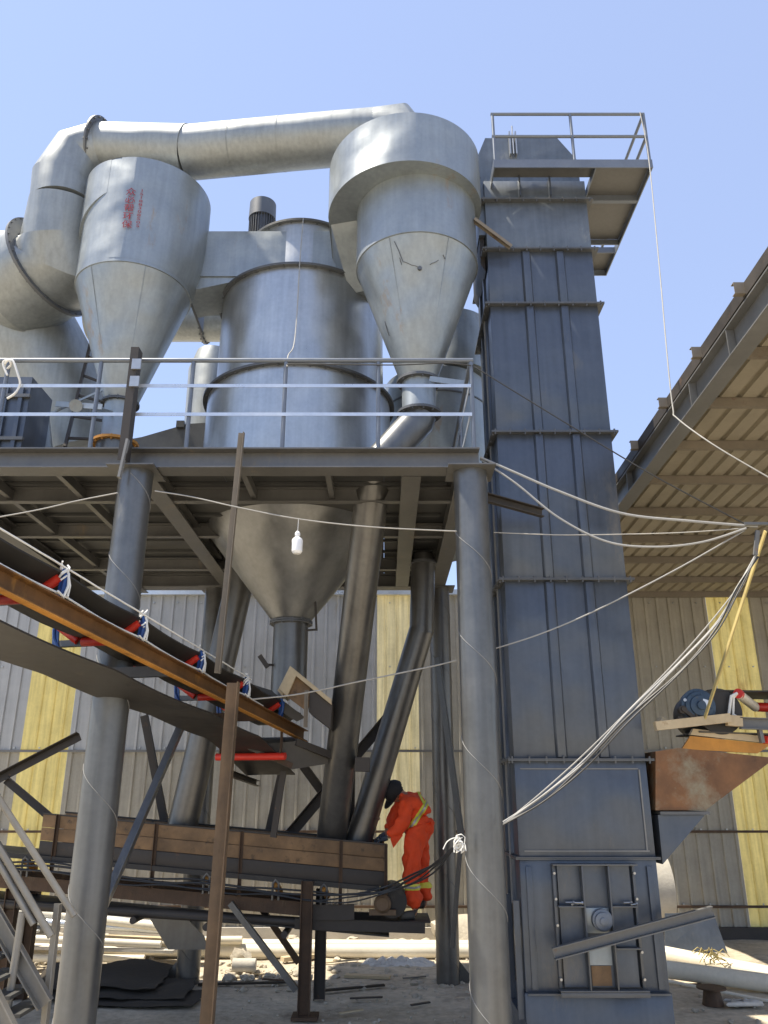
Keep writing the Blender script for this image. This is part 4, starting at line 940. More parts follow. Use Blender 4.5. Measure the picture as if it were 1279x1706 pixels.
# legs
def leg(px, py0, py1, y, w_=.12, m=M_RUST):
    return MB().ibeam(W(px, py0, y), V((Xat(px, py0, y) + .0, y, 0)), w_, w_, .009, up=(1, 0, 0)).build('leg', m, lc)
leg(512, 1468, 1690, 9.0); leg(536, 1480, 1665, 9.75, .12, M_DARK)
x = Xat(512, 1560, 9.0); MB().box((x, 9.0, .015), (.26, .24, .03)).build('foot_plate', M_RUST, lc)
MB().ibeam((-3.9, yn + .1, 0), (-3.9, yn + .1, lz(-3.9) - .75), .12, .12, .009, up=(1, 0, 0)).build('leg', M_RUST, lc)
MB().ibeam((-3.9, yf, 0), (-3.9, yf, lz(-3.9) - .75), .12, .12, .009, up=(1, 0, 0)).build('leg', M_RUST, lc)
for a_, b_, y in (((388, 1500), (498, 1645), 9.0), ((440, 1510), (502, 1600), 9.6)):
    MB().angle(W(*a_, y), W(*b_, y), .07, .007, up=(0, -1, 0)).build('leg_brace', M_COLM if y < 9.2 else M_RUST, lc)
# long diagonal bar in front left
o = MB().angle(W(308, 1213, 7.7), W(150, 1582, 6.85), .085, .008, up=(0, -1, 0)).build('diagonal_bar', M_COLM); tag(o, 'long grey angle bar leaning diagonally against the left front column', 'steel bar')
# rear base slope plate
o = MB().poly([W(243, 1520, 9.9), W(300, 1520, 9.9), W(340, 1560, 9.9), W(345, 1582, 9.9), W(280, 1582, 9.9)], (0, .02, 0)).build('steel_offcut', M_PIPE); tag(o, 'dark steel plate offcut standing beside the rear column base', 'steel plate')
# ================================================================== TALL POSTS
o = MB().angle(W(408, 722, 6.10), W(368, 1122, 6.45), .055, .007, up=(0, -1, 0), fx=1, fy=1).build('angle_post', M_PURL); tag(o, 'slim weathered angle steel post crossing in front of the platform beam', 'post')
pb_ = W(400, 1138, 6.40); q_ = V((Xat(355, 1706, 6.4), 6.4, 0))
o = MB().angle(pb_, q_, .105, .009, up=(0, -1, 0)).build('angle_post', M_POST); tag(o, 'rusty brown steel post propping up the inclined belt conveyor', 'post')
# ================================================================== STAIR (bottom left, near)
st = T('steel_stair', 'grey steel stair with tube handrails at the bottom left corner', 'stair', (-3.2, 5.6, 0))
ys_ = 5.3
for a_, b_, r_, m in (((-10, 1318), (124, 1526), .020, M_STAIR), ((-5, 1405), (85, 1560), .022, M_STAIR), ((-5, 1432), (56, 1540), .020, M_STAIR)):
    MB().cyl(W(*a_, ys_), W(*b_, ys_), r_, n=14).build('handrail', m, st)
MB().cyl(W(37, 1520, ys_), V((Xat(5, 1706, ys_), ys_, 0)), .022, n=14).build('baluster', M_STAIR, st)
MB().cyl(W(-12, 1300, ys_), V((Xat(-60, 1706, ys_), ys_, 0)), .022, n=14).build('baluster', M_STAIR, st)
MB().angle(W(104, 1505, ys_ + .1), V((Xat(84, 1706, ys_ + .1), ys_ + .1, .0)), .05, .006, up=(0, -1, 0)).build('baluster', M_STAIR, st)
MB().chan(W(-20, 1500, ys_ + .05), W(78, 1672, ys_ + .05), .05, .09, .008, up=(0, 0, 1), flip=1).build('stringer', M_STAIR, st)
MB().chan(W(-20, 1640, ys_ - .3), W(40, 1760, ys_ - .3), .05, .09, .008, up=(0, 0, 1), flip=1).build('stringer', M_STAIR, st)
for i in range(6):
    p = W(-20, 1520, ys_).lerp(W(78, 1690, ys_), (i + .5) / 6); MB().box(p + V((-.12, .0, -.02)), (.12, .30, .02)).build('tread', M_DECK, st)
# ================================================================== PIPES, SHEETS, DEBRIS
def debris_pipe(p0, p1, r, label, m=M_PVC, hollow=True, sag=0):
    p0 = V(p0); p1 = V(p1); pts = [p0.lerp(p1, i / 12) + V((0, sag * .4 * math.sin(math.pi * i / 12), 0)) for i in range(13)]
    o = MB().tube(pts, r, 20).build('pipe', m); tag(o, label, 'pipe', 'pale pipes lying on the yard'); return o
debris_pipe((-7.5, 12.3, .10), (2.2, 12.2, .10), .075, 'long cream pipe lying rearmost of the stack at the wall foot', sag=.2)
debris_pipe((-7.6, 12.05, .09), (2.6, 11.95, .09), .085, 'thick cream pipe lying in front of the rearmost pipe', sag=-.1)
debris_pipe((-6.5, 11.75, .22), (-1.9, 11.9, .23), .05, 'thin pale pipe resting on the thick pipes at the left')
debris_pipe((-6.9, 11.4, .30), (-2.4, 11.55, .14), .05, 'pale pipe sloping over the left heap')
debris_pipe((-6.8, 11.2, .16), (-3.0, 11.2, .13), .045, 'thin pale pipe at the near side of the left heap')
debris_pipe((-7.2, 11.6, .42), (-4.3, 11.7, .40), .06, 'short pale pipe on top of the left heap', M_RAFT)
for k_, (a_, b_, z_) in enumerate((((-6.3, 11.05), (-3.2, 11.5), .22), ((-5.7, 11.3), (-2.6, 11.05), .27), ((-6.6, 11.9), (-4.4, 11.2), .46), ((-5.2, 12.0), (-2.2, 11.6), .30), ((-6.9, 11.3), (-4.8, 11.9), .55))):
    o = MB().beam((a_[0], a_[1], z_), (b_[0], b_[1], z_ - .03), .09 + .02 * k_, .03).build('plank', [M_WOOD, M_CONC, M_FLAT, M_WOOD, M_CONC][k_])
    tag(o, ['pale plank lying at the near edge of the left scrap heap', 'narrow pale board crossing the near side of the scrap heap', 'bright metal strip slanting across the top of the heap', 'long timber plank behind the rear column at the heap', 'grey board topmost on the left scrap heap'][k_], 'plank', 'boards in the scrap heap at left')
yp = 10.9
debris_pipe(W(1080, 1585, 11.4) - V((0, 0, .0)), W(1330, 1635, 10.3), .10, 'upper cream pipe with frayed string at the right edge')
debris_pipe(W(1090, 1612, 10.55), W(1330, 1645, 9.9), .095, 'lower thick cream pipe lying nearest at the right edge')
debris_pipe(W(1100, 1632, 10.2), W(1300, 1672, 9.55), .018, 'thin pale conduit on the ground at right', M_PVC)
random.seed(33)
for k_ in range(8):
    lb = 'slim pale tube among the loose tubes of the scrap heap behind the left column'
    xa = -7.4 + random.uniform(-.3, .6); xb = -2.9 + random.uniform(-.9, .6); za = .75 - .07 * k_
    debris_pipe((xa, 11.2 + random.uniform(-.2, 1.3), za), (xb, 11.2 + random.uniform(-.2, 1.2), za * .55 + .05), random.choice((.035, .045, .055)), lb, random.choice((M_PVC, M_PVC, M_CONC, M_FLAT)))['group'] = 'slim tubes of the left scrap heap'
# frayed string bundle
mb = MB(); c_ = W(1178, 1596, 10.8)
for i in range(26):
    a_ = random.uniform(0, 6.28); l_ = random.uniform(.08, .25); q = c_ + V((random.uniform(-.15, .12), -.09, random.uniform(-.05, .1)))
    mb.tube([q, q + V((math.cos(a_) * l_ * .5, -.03, abs(math.sin(a_)) * l_ * .3)), q + V((math.cos(a_) * l_, -.04, -.05 * random.random()))], .005, 5)
o = mb.build('string_tangle', M_YWOOD); tag(o, 'frayed pale string tangle tied round the upper cream pipe', 'string')
# concrete pipe / silo segment behind elevator
o = MB(); o.cyl((2.6, 12.5, .80), (4.02, 12.5, .82), .50, n=48); o = o.build('concrete_pipe', M_CONC); tag(o, 'large pale concrete pipe lying behind the elevator against the wall', 'concrete pipe')
o = MB().poly([W(1108, 1522, 11.5), W(1188, 1520, 11.5), W(1212, 1588, 11.3), W(1108, 1580, 11.3)], (0, .03, 0)).build('steel_sheet', M_ELEV); tag(o, 'grey steel sheet leaning upright behind the loose channel bar', 'sheet')
# rope/scrap bits on the ground right
mb = MB(); c_ = WZ(1187, 1665, .05); mb.cyl(c_ + V((0, 0, -.05)), c_ + V((0, 0, .10)), .11, .08, n=24); mb.cyl(c_ + V((0, 0, .10)), c_ + V((0, 0, .115)), .15, .15, n=24)
o = mb.build('bolt_stub', M_RUST); tag(o, 'short rusty flanged stub standing on the dusty ground at right', 'steel stub')
mb = MB(); c_ = WZ(1240, 1672, .03)
for i in range(7): mb.tube([c_ + V((random.uniform(-.2, .2), random.uniform(-.1, .1), .01)) for _ in range(4)], .02, 6)
o = mb.build('rag', M_RAG); tag(o, 'small knotted pale rag on the ground at the right edge', 'rag')
# sheets on the ground left
def tar_sheet(name, x0, x1, y0, y1, z, label, m=M_SHEET, curl=.1, seed=0):
    nx_, ny_ = 24, 10; vs = []; fs = []
    for j in range(ny_ + 1):
        for i in range(nx_ + 1):
            x = x0 + (x1 - x0) * i / nx_; y = y0 + (y1 - y0) * j / ny_
            edge = 1 if (i in (0, nx_) or j in (0, ny_)) else 0
            vs.append((x + noise.noise(V((x * 2, y * 2, seed))) * .03 + edge * noise.noise(V((x * 19, y * 19, seed))) * .05, y + noise.noise(V((x * 1.5, 4, seed))) * .05 + edge * noise.noise(V((x * 23, y * 17, seed + 3))) * .06, z + abs(noise.noise(V((x * 1.2, y * 1.5, seed + 5)))) * curl + curl * .6 * (j / ny_) ** 2))
    m1 = nx_ + 1
    for j in range(ny_):
        for i in range(nx_): fs.append((j * m1 + i, j * m1 + i + 1, (j + 1) * m1 + i + 1, (j + 1) * m1 + i))
    top = len(vs); vs += [(a, b, c - .006) for a, b, c in vs]; fs += [[q + top for q in f][::-1] for f in fs]
    o = MB().add(vs, fs).build(name, m); tag(o, label, 'sheet', 'dark sheets dumped on the yard')
tar_sheet('tar_sheet', -3.9, -2.45, 9.7, 10.5, .10, 'thick curled black sheet on top of the pile at lower left', curl=.12, seed=1)
tar_sheet('tar_sheet', -3.6, -2.1, 9.5, 10.2, .05, 'flat black sheet under the curled sheet of the pile', curl=.08, seed=2)
tar_sheet('tar_sheet', -3.2, -1.95, 9.3, 9.9, .03, 'lowest ragged black sheet nearest the viewer in the pile', curl=.05, seed=3)
for k_, (a_, b_) in enumerate((((330, 1640), (490, 1636)), ((540, 1650), (640, 1641)))):
    o = MB().beam(WZ(*a_, .03), WZ(*b_, .03), .05, .02).build('scrap_strip', M_SHEET); tag(o, ['thin dark scrap strip on the ground left of the rusty legs', 'thin dark scrap strip on the ground right of the rusty legs'][k_], 'strip')
o = MB().beam(WZ(470, 1598, .05), WZ(640, 1580, .05), .12, .05).build('plank', M_WOOD); tag(o, 'weathered plank on the sunny ground in front of the pipes', 'plank')
o = MB().beam(WZ(575, 1625, .03), WZ(650, 1628, .03), .12, .03).build('plank', M_WOOD); tag(o, 'short yellowish plank flat on the dust at mid ground', 'plank')
# block + rubble left of rusty post
mb = MB(); c_ = WZ(408, 1608, .12); mb.cyl(c_ + V((-.15, 0, 0)), c_ + V((.13, 0, 0)), .075, n=20); o = mb.build('concrete_block', M_CONC); tag(o, 'short pale concrete stub lying by the rusty post', 'concrete block')
def rock(mb, c, r, seed, flat=.7):
    bm = bmesh.new(); bmesh.ops.create_icosphere(bm, subdivisions=2, radius=r)
    for v_ in bm.verts:
        v_.co += v_.co.normalized() * noise.noise(v_.co / r * 1.3 + V((seed, seed * 2, 0))) * r * .7; v_.co.z *= flat
    mb.add([v_.co + V(c) for v_ in bm.verts], [[q.index for q in f.verts] for f in bm.faces]); bm.free()
mb = MB(); random.seed(11)
def scatter(n, x0, x1, y0, y1, r0, r1):
    for i in range(n):
        x = random.uniform(x0, x1); y = random.uniform(y0, y1); r = r0 + (r1 - r0) * random.random() ** 3
        rock(mb, (x, y, r * .35), r, random.uniform(0, 90))
scatter(520, -4.5, 1.2, 10.1, 11.9, .008, .05); scatter(160, -1.5, 1.0, 8.6, 10.4, .004, .022); scatter(70, -1.9, -.9, 10.6, 11.1, .015, .07); scatter(90, .3, 1.1, 9.7, 10.6, .008, .04)
scatter(200, 2.4, 6, 8.5, 11.8, .005, .035); scatter(60, -3.5, 1, 8.0, 10.2, .005, .02); scatter(50, -1.5, 2.3, 12.6, 13.2, .03, .12)
o = mb.build('rubble', M_ROCK, ang=60); tag(o, 'loose stones and crumbs scattered over the yard', 'rubble', None, 'stuff')
o = MB(); rock(o, WZ(400, 1594, .12), .13, 5, .8); o = o.build('stone', M_ROCK, ang=60); tag(o, 'pale lump of stone beside the rusty post base', 'stone')
o = MB(); rock(o, (1.35 - .2, 12.9, .16), .45, 8, .5); o = o.build('stone_heap', M_ROCK, ang=60); tag(o, 'grey heap of spoil against the wall under the worker', 'heap')
random.seed(21)
litter = [('short offcut of rusty bar on the sunny ground left of centre', 455, 1632, .30, M_RUST), ('pale lath offcut lying near the white cloth', 570, 1601, .45, M_WOOD), ('bent grey metal strip by the rear column foot', 690, 1628, .28, M_RAFT), ('short dark bar lying in front of the rusty legs', 610, 1662, .35, M_DARK), ('thin timber offcut near the block by the rusty post', 430, 1622, .35, M_WOOD), ('small dark offcut on shaded ground near the right column', 700, 1672, .22, M_DARK), ('pale splinter of wood on the shaded ground at centre', 585, 1685, .25, M_WOOD), ('rusty flat offcut on the ground right of the elevator', 1150, 1640, .25, M_RUST)]
for lb, px, py, ln, m in litter:
    c_ = WZ(px, py, .035); a_ = random.uniform(-.7, .7); d_ = V((math.cos(a_), math.sin(a_), .04)) * ln / 2
    o = MB().beam(c_ - d_, c_ + d_, .04, .014).build('offcut', m, bevel=.002); tag(o, lb, 'offcut', 'offcuts scattered on the yard')
# crumpled cloth
def cloth(label, c, w_, d_, h_, seed, m):
    vs = []; fs = []; nx_, ny_ = 60, 30
    for j in range(ny_ + 1):
        for i in range(nx_ + 1):
            u, v_ = i / nx_ * 2 - 1, j / ny_ * 2 - 1; rr = max(0, 1 - (u * u + v_ * v_))
            n1_ = noise.noise(V((u * 4 + seed, v_ * 3, 0))); n2_ = noise.noise(V((u * 9, v_ * 7, seed)))
            z = (rr ** .5) * h_ * (.35 + .7 * abs(n1_)) - .012
            vs.append((c[0] + u * w_ * (1 + .15 * n1_), c[1] + v_ * d_ * (1 + .2 * n2_), c[2] + z))
    m1 = nx_ + 1
    for j in range(ny_):
        for i in range(nx_): fs.append((j * m1 + i, j * m1 + i + 1, (j + 1) * m1 + i + 1, (j + 1) * m1 + i))
    o = MB().add(vs, fs).build('cloth', m, ang=70); tag(o, label, 'cloth')
cl = WZ(660, 1608, .0); cloth('crumpled dusty white cloth on the sunny ground behind the legs', (cl.x, cl.y, 0), .48, .26, .16, 3, M_RAG)
# ================================================================== CABLES, BULB, ROPE
def smooth_pts(pts, n=8):
    out = []
    P_ = [pts[0]] + pts + [pts[-1]]
    for i in range(1, len(P_) - 2):
        p0, p1, p2, p3 = P_[i - 1], P_[i], P_[i + 1], P_[i + 2]
        for j in range(n):
            t = j / n
            out.append(.5 * ((2 * p1) + (p2 - p0) * t + (2 * p0 - 5 * p1 + 4 * p2 - p3) * t * t + (3 * p1 - p0 - 3 * p2 + p3) * t ** 3))
    out.append(P_[-2]); return out
def cable(pp, r, m, label, name='cable'):
    o = MB().tube(smooth_pts([W(*q) for q in pp]), r, 7).build(name, m); tag(o, label, name); return o
cable([(785, 608, 6.24), (940, 703, 6.1), (1090, 793, 5.95), (1243, 874, 5.82)], .006, M_BLACKC, 'thin black wire running straight from the railing corner to the cable arm')
cable([(800, 762, 6.3), (860, 788, 6.2), (930, 818, 6.1), (1035, 855, 5.98), (1150, 868, 5.88), (1262, 877, 5.8)], .011, M_GREYC, 'thick grey cable from the platform corner to the cable arm')
cable([(800, 765, 6.32), (860, 806, 6.2), (930, 862, 6.1), (1010, 902, 6.0), (1090, 911, 5.92), (1170, 903, 5.85), (1243, 880, 5.8)], .009, M_GREYC, 'sagging grey cable looping below the thick one to the arm')
cable([(822, 887, 6.44), (930, 891, 6.3), (1040, 890, 6.2), (1140, 887, 6.0), (1240, 880, 5.82)], .0045, M_WIRE, 'white wire stretched level across the elevator face')
cable([(-40, 868, 6.0), (60, 850, 6.05), (130, 834, 6.1), (196, 821, 6.14)], .0055, M_WIRE, 'white wire rising from the left edge to the left column')
cable([(258, 818, 6.16), (320, 828, 6.14), (400, 846, 6.1), (500, 865, 6.1), (620, 878, 6.1), (760, 885, 6.15)], .0055, M_WIRE, 'white wire carrying the bulb between the two front columns')
cable([(420, 1165, 6.9), (500, 1156, 6.9), (600, 1135, 6.85), (720, 1110, 6.8), (760, 1100, 6.7)], .0065, M_WIRE, 'pale cord from inclined conveyor slanting up to the right column')
cable([(826, 1080, 6.36), (900, 1056, 6.3), (990, 1018, 6.2), (1120, 952, 6.0), (1240, 884, 5.82)], .006, M_GREYC, 'thin grey wire slanting from the right column up to the cable arm')
cable([(1066, 187, 6.9), (1080, 260, 6.86), (1096, 420, 6.6), (1112, 600, 6.3), (1121, 680, 6.2), (1128, 697, 6.15), (1190, 742, 5.9), (1285, 798, 5.7)], .006, M_WIRE, 'long rope hanging from the elevator landing to the shed roof edge', 'rope')
cable([(505, 364, 7.80), (499, 440, 7.45), (494, 530, 7.35), (489, 576, 7.1), (480, 592, 6.6), (478, 610, 6.2)], .006, M_WIRE, 'pale wire hanging down the front of the tank to the railing', 'wire')
cable([(478, 607, 6.22), (560, 607, 6.22), (660, 608, 6.22), (740, 605, 6.22), (785, 609, 6.22)], .006, M_BLACKC, 'dark wire lying along the top rail')
mb = MB(); c_ = W(18, 610, 6.2)      # white hose on rail
mb.tube(smooth_pts([W(12, 625, 6.2), W(5, 604, 6.2), W(20, 600, 6.18), W(30, 625, 6.18), W(33, 640, 6.2), W(25, 655, 6.2), W(12, 664, 6.22)]), .010, 8)
mb.tube(smooth_pts([W(6, 608, 6.22), W(14, 600, 6.16), W(18, 608, 6.2), W(10, 616, 6.25)]), .010, 8)
o = mb.build('hose', M_WHITE); tag(o, 'white cable loop tied over the left end of the top rail', 'cable')
bund = [(1262, 925, 5.8), (1232, 975, 5.8), (1190, 1038, 5.8), (1130, 1108, 5.85), (1050, 1186, 5.9), (975, 1262, 5.98), (905, 1325, 6.05), (842, 1370, 6.14)]
for k_, (dx, dy, r_, m, lb) in enumerate(((3, -9, .005, M_WIRE, 'uppermost pale cable of the sagging bundle at right'), (-4, -1, .008, M_GREYC, 'thick grey cable inside the sagging bundle at right'), (-5, 4, .006, M_WIRE, 'white cable in the middle of the sagging bundle at right'), (6, 10, .008, M_BLACKC, 'black cable along the lower side of the sagging bundle'), (4, 17, .006, M_BLACKC, 'lowest thin black cable of the sagging bundle'))):
    n_b = len(bund)
    o = cable([(x_ + dx * math.sin(i * 1.9 + k_), y_ + dy * (.25 + .75 * math.sin(math.pi * min(1, i / (n_b - 1.0)))), Y_ - .004 * k_) for i, (x_, y_, Y_) in enumerate(bund)], r_, m, lb)
    o['group'] = 'cables of the bundle at right'
b2_ = [(760, 1408, 6.6), (725, 1440, 7.6), (690, 1462, 8.5), (640, 1482, 8.95), (580, 1492, 9.0), (520, 1492, 9.02), (450, 1484, 9.0), (390, 1478, 9.0), (330, 1472, 9.0), (270, 1468, 9.0), (200, 1462, 9.0), (90, 1444, 9.0), (-20, 1442, 9.0)]
for k_, (dy, r_, m, lb) in enumerate(((-4, .010, M_BLACKC, 'upper black cable strung from the right column along the lower conveyor'), (0, .012, M_BLACKC, 'thick black cable in the middle of the run along the lower conveyor'), (5, .008, M_BLACKC, 'slack black cable at the bottom of the run along the lower conveyor'), (9, .008, M_BLACKC, 'lowest sagging thin black cable along the lower conveyor'))):
    o = cable([(x_, y_ + dy * (0.2 if i == 0 else 1) + 3 * math.sin(i * 2.1 + k_ * 1.7), Y_ - .012 * k_) for i, (x_, y_, Y_) in enumerate(b2_)], r_, m, lb)
    o['group'] = 'cables along the lower conveyor'
mb = MB(); random.seed(5); c_ = W(764, 1408, 6.13)
for i in range(14):
    a_ = random.uniform(0, 6.28); q = .022 + .02 * random.random(); o1 = V((random.uniform(-.02, .02), 0, random.uniform(-.03, .03)))
    mb.tube([c_ + o1 + V((q * math.cos(a_ + t * .9), -.004 * i - .01 * math.sin(t * 2 + i), q * 1.2 * math.sin(a_ + t))) for t in range(5)], .004, 6)
mb.tube(smooth_pts([W(766, 1400, 6.1), W(757, 1396, 6.08), W(745, 1402, 6.08), (W(738, 1415, 6.08))]), .004, 6)
o = mb.build('knot', M_WHITE); tag(o, 'white cord knot holding the cables to the right column', 'knot')
bl = T('light_bulb', 'unlit white bulb hanging in front of the tank cone', 'bulb', W(495, 926, 6.1))
c_ = W(495, 905, 6.1)
MB().lathe((c_.x, c_.y, c_.z), [(0, -.092), (.03, -.088), (.043, -.07), (.045, .02), (.04, .035), (.018, .055), (.017, .062)], 32).build('globe', M_BULB, bl)
MB().lathe((c_.x, c_.y, c_.z), [(.012, .058), (.022, .066), (.022, .085), (.012, .10), (0, .103)], 24).build('socket', M_BULB, bl)
MB().tube([(c_.x, c_.y, c_.z + .1), (c_.x + .003, 6.1, W(495, 864, 6.1).z)], .003, 6).build('flex', M_WHITE, bl)
# ================================================================== WORKER
def skin(name, m, parent, verts, edges, radii, root=0, sub=2, disp=0, dsc=8, post=None):
    o_ = WL[parent.name]
    me = bpy.data.meshes.new(name); me.from_pydata([V(q) - o_ for q in verts], edges, [])
    ob = bpy.data.objects.new('tmp', me); COL.objects.link(ob)
    ob.modifiers.new('s', 'SKIN'); sub_ = ob.modifiers.new('u', 'SUBSURF'); sub_.levels = sub; sub_.render_levels = sub
    for i, v_ in enumerate(me.skin_vertices[0].data):
        r_ = radii[i]; v_.radius = (r_, r_) if isinstance(r_, (int, float)) else r_
        v_.use_root = (i == root)
    bpy.context.view_layer.update()
    m2 = bpy.data.meshes.new_from_object(ob.evaluated_get(bpy.context.evaluated_depsgraph_get())); m2.name = name
    bpy.data.objects.remove(ob)
    if disp:
        for v_, nn in zip(m2.vertices, [q.normal.copy() for q in m2.vertices]):
            p = v_.co; v_.co = p + nn * (noise.noise(p * dsc) * disp + noise.noise(V((p.x * dsc * 2.3, p.y * dsc * 2.3, p.z * dsc * 1.2))) * disp * .5)
    m2.shade_smooth(); m2.materials.clear(); m2.materials.append(m)
    o2 = bpy.data.objects.new(name, m2); COL.objects.link(o2); o2.parent = parent; WL[o2.name] = o_
    return o2
YM = 9.36
def J(px, py, dy=0.0): return W(px, py, YM + dy)
man = T('person', 'worker in orange suit and black cap bending over the end of the lower conveyor', 'person', J(690, 1533))
hipL, hipR = J(688, 1393, -.09), J(696, 1393, .09); pelvis = J(694, 1384, 0)
waist = J(701, 1368, .02); chest = J(697, 1345, .06); neck0 = J(679, 1327, .11); headc = J(658, 1321, .13)
kneeL, kneeR = J(684, 1455, -.10), J(702, 1452, .12); ankL, ankR = J(692, 1522, -.10), J(708, 1508, .16)
toeL, toeR = J(668, 1530, -.13), J(697, 1512, .16)
shL, shR = J(680, 1336, -.10), J(674, 1331, .28); elL, elR = J(669, 1376, -.16), J(654, 1366, .26)
wrL, wrR = J(645, 1396, -.12), J(640, 1392, .10)
# body : one continuous surface
vb = [pelvis, waist, chest, neck0, J(669, 1325, .12), headc, hipL, kneeL, ankL, toeL, hipR, kneeR, ankR, toeR, shL, elL, wrL, shR, elR, wrR]
eb = [(0, 1), (1, 2), (2, 3), (3, 4), (4, 5), (0, 6), (6, 7), (7, 8), (8, 9), (0, 10), (10, 11), (11, 12), (12, 13), (2, 14), (14, 15), (15, 16), (2, 17), (17, 18), (18, 19)]
rb = [.10, .095, .10, .05, .052, .088, .065, .045, .032, .022, .065, .045, .032, .022, .04, .030, .027, .04, .030, .027]
hd = wrL
fing = [(J(638, 1396, -.13), J(631, 1399, -.14), J(627, 1404, -.14)), (J(638, 1398, -.12), J(630, 1402, -.12), J(627, 1407, -.12)), (J(638, 1400, -.10), J(631, 1405, -.10), J(629, 1409, -.10)), (J(639, 1401, -.085), J(634, 1406, -.08), J(632, 1410, -.08))]
body = skin('body', M_SKIN, man, vb, eb, rb, 0)
# head shape : face looking down-left
fd = V((-.50, .10, -.86)).normalized()      # facing direction
upd = V((-.70, -.50, .50)).normalized(); upd = (upd - fd * upd.dot(fd)).normalized(); sd = fd.cross(upd)
def hp_(f, u, s_): return headc + fd * f + upd * u + sd * s_
mb = MB(); bm = bmesh.new(); bmesh.ops.create_icosphere(bm, subdivisions=4, radius=1)
vs = []
for v_ in bm.verts:
    a, b_, c = v_.co
    f = a * .098; u = b_ * .118; s_ = c * .078
    if b_ < 0: s_ *= 1 + .25 * b_; f *= 1 + .08 * b_
    # nose, brow, eye sockets, mouth
    def gg(y0, z0, wy, wz): return math.exp(-((b_ - y0) / wy) ** 2 - ((c - z0) / wz) ** 2)
    if a > 0:
        f += .024 * gg(-.12, 0, .16, .13) + .008 * gg(.18, 0, .08, .5) - .010 * gg(.05, .38, .10, .16) - .010 * gg(.05, -.38, .10, .16) + .008 * gg(-.42, 0, .07, .22) - .005 * gg(-.36, 0, .03, .2) + .010 * gg(-.75, 0, .15, .25)
    vs.append(hp_(f, u, s_))
mb.add(vs, [[q.index for q in f.verts] for f in bm.faces]); bm.free()
for s_ in (-1, 1):
    bm = bmesh.new(); bmesh.ops.create_icosphere(bm, subdivisions=2, radius=1)
    mb.add([hp_(-.005 + v_.co.x * .018, -.005 + v_.co.y * .032, s_ * .078 + v_.co.z * .010) for v_ in bm.verts], [[q.index for q in f.verts] for f in bm.faces]); bm.free()
mb.build('head', M_SKIN, man, ang=180)
# cap
mb = MB(); bm = bmesh.new(); bmesh.ops.create_icosphere(bm, subdivisions=4, radius=1)
keep = [f for f in bm.faces if f.calc_center_median().y < .02]
bmesh.ops.delete(bm, geom=keep, context='FACES'); bm.verts.ensure_lookup_table(); bm.verts.index_update()
mb.add([hp_(v_.co.x * .128 - .010, .01 + v_.co.y * .145, v_.co.z * .112) for v_ in bm.verts], [[q.index for q in f.verts] for f in bm.faces]); bm.free()
br = []; n_ = 14
for i in range(n_ + 1):
    a_ = R(-75) + R(150) * i / n_; br.append((math.cos(a_), math.sin(a_)))
vs = []
for t, du in ((0, 0), (1, -.012)):
    for dz in (0, -.006):
        for ca, sa in br: vs.append(hp_(ca * .112 + (ca * .09 if t else 0), .022 + du + dz + .012 * (1 - sa * sa), sa * (.100 - .01 * t)))
m1 = n_ + 1; fs = []
for i in range(n_):
    fs += [(i, i + 1, 2 * m1 + i + 1, 2 * m1 + i), (m1 + i, 3 * m1 + i, 3 * m1 + i + 1, m1 + i + 1), (2 * m1 + i, 2 * m1 + i + 1, 3 * m1 + i + 1, 3 * m1 + i)]
mb.add(vs, fs); mb.build('cap', M_CAP, man, ang=50)
# hair below the cap
mb = MB(); bm = bmesh.new(); bmesh.ops.create_icosphere(bm, subdivisions=3, radius=1)
kill = [f for f in bm.faces if f.calc_center_median().y < -.35 or f.calc_center_median().x > .1]
bmesh.ops.delete(bm, geom=kill, context='FACES'); bm.verts.index_update()
mb.add([hp_(v_.co.x * .104, v_.co.y * .120, v_.co.z * .084) for v_ in bm.verts], [[q.index for q in f.verts] for f in bm.faces]); bm.free(); mb.build('hair', M_CAP, man)
# trousers
vt = [J(699, 1389, 0), J(700, 1373, .02), hipL, J(688, 1424, -.10), kneeL, J(688, 1490, -.10), ankL + V((0, 0, .035)), hipR, J(701, 1422, .10), kneeR, J(706, 1485, .14), ankR + V((0, 0, .04))]
et = [(0, 1), (0, 2), (2, 3), (3, 4), (4, 5), (5, 6), (0, 7), (7, 8), (8, 9), (9, 10), (10, 11)]
rt_ = [.160, .155, .118, .108, .092, .085, .080, .118, .100, .085, .08, .074]
trou = skin('trousers', M_CLOTH, man, vt, et, rt_, 0, 3, .034, 12)
# jacket
vj = [J(698, 1377, .01), J(703, 1360, .03), J(699, 1346, .06), J(687, 1333, .09), shL, J(674, 1358, -.14), elL, J(656, 1388, -.14), J(649, 1393, -.13), shR, elR, J(646, 1384, .16), J(697, 1391, .0), J(684, 1352, -.03), J(684, 1368, -.03)]
ej = [(0, 1), (1, 2), (2, 3), (2, 4), (4, 5), (5, 6), (6, 7), (7, 8), (2, 9), (9, 10), (10, 11), (0, 12), (2, 13), (13, 14)]
rj = [.160, .165, .165, .095, .095, .080, .074, .064, .060, .092, .072, .062, .158, .12, .11]
jack = skin('jacket', M_CLOTH, man, vj, ej, rj, 2, 3, .028, 12)
MB().poly([J(662, 1378, -.2), J(671, 1392, -.16), J(655, 1413, -.17), J(650, 1398, -.18)], (0, .04, 0)).build('jacket_hem', M_CLOTH, jack)
MB().tube([J(676, 1330, -.02), J(670, 1326, .02), J(668, 1330, .1), J(674, 1333, .2)], .03, 12).build('collar', M_CLOTH, jack)
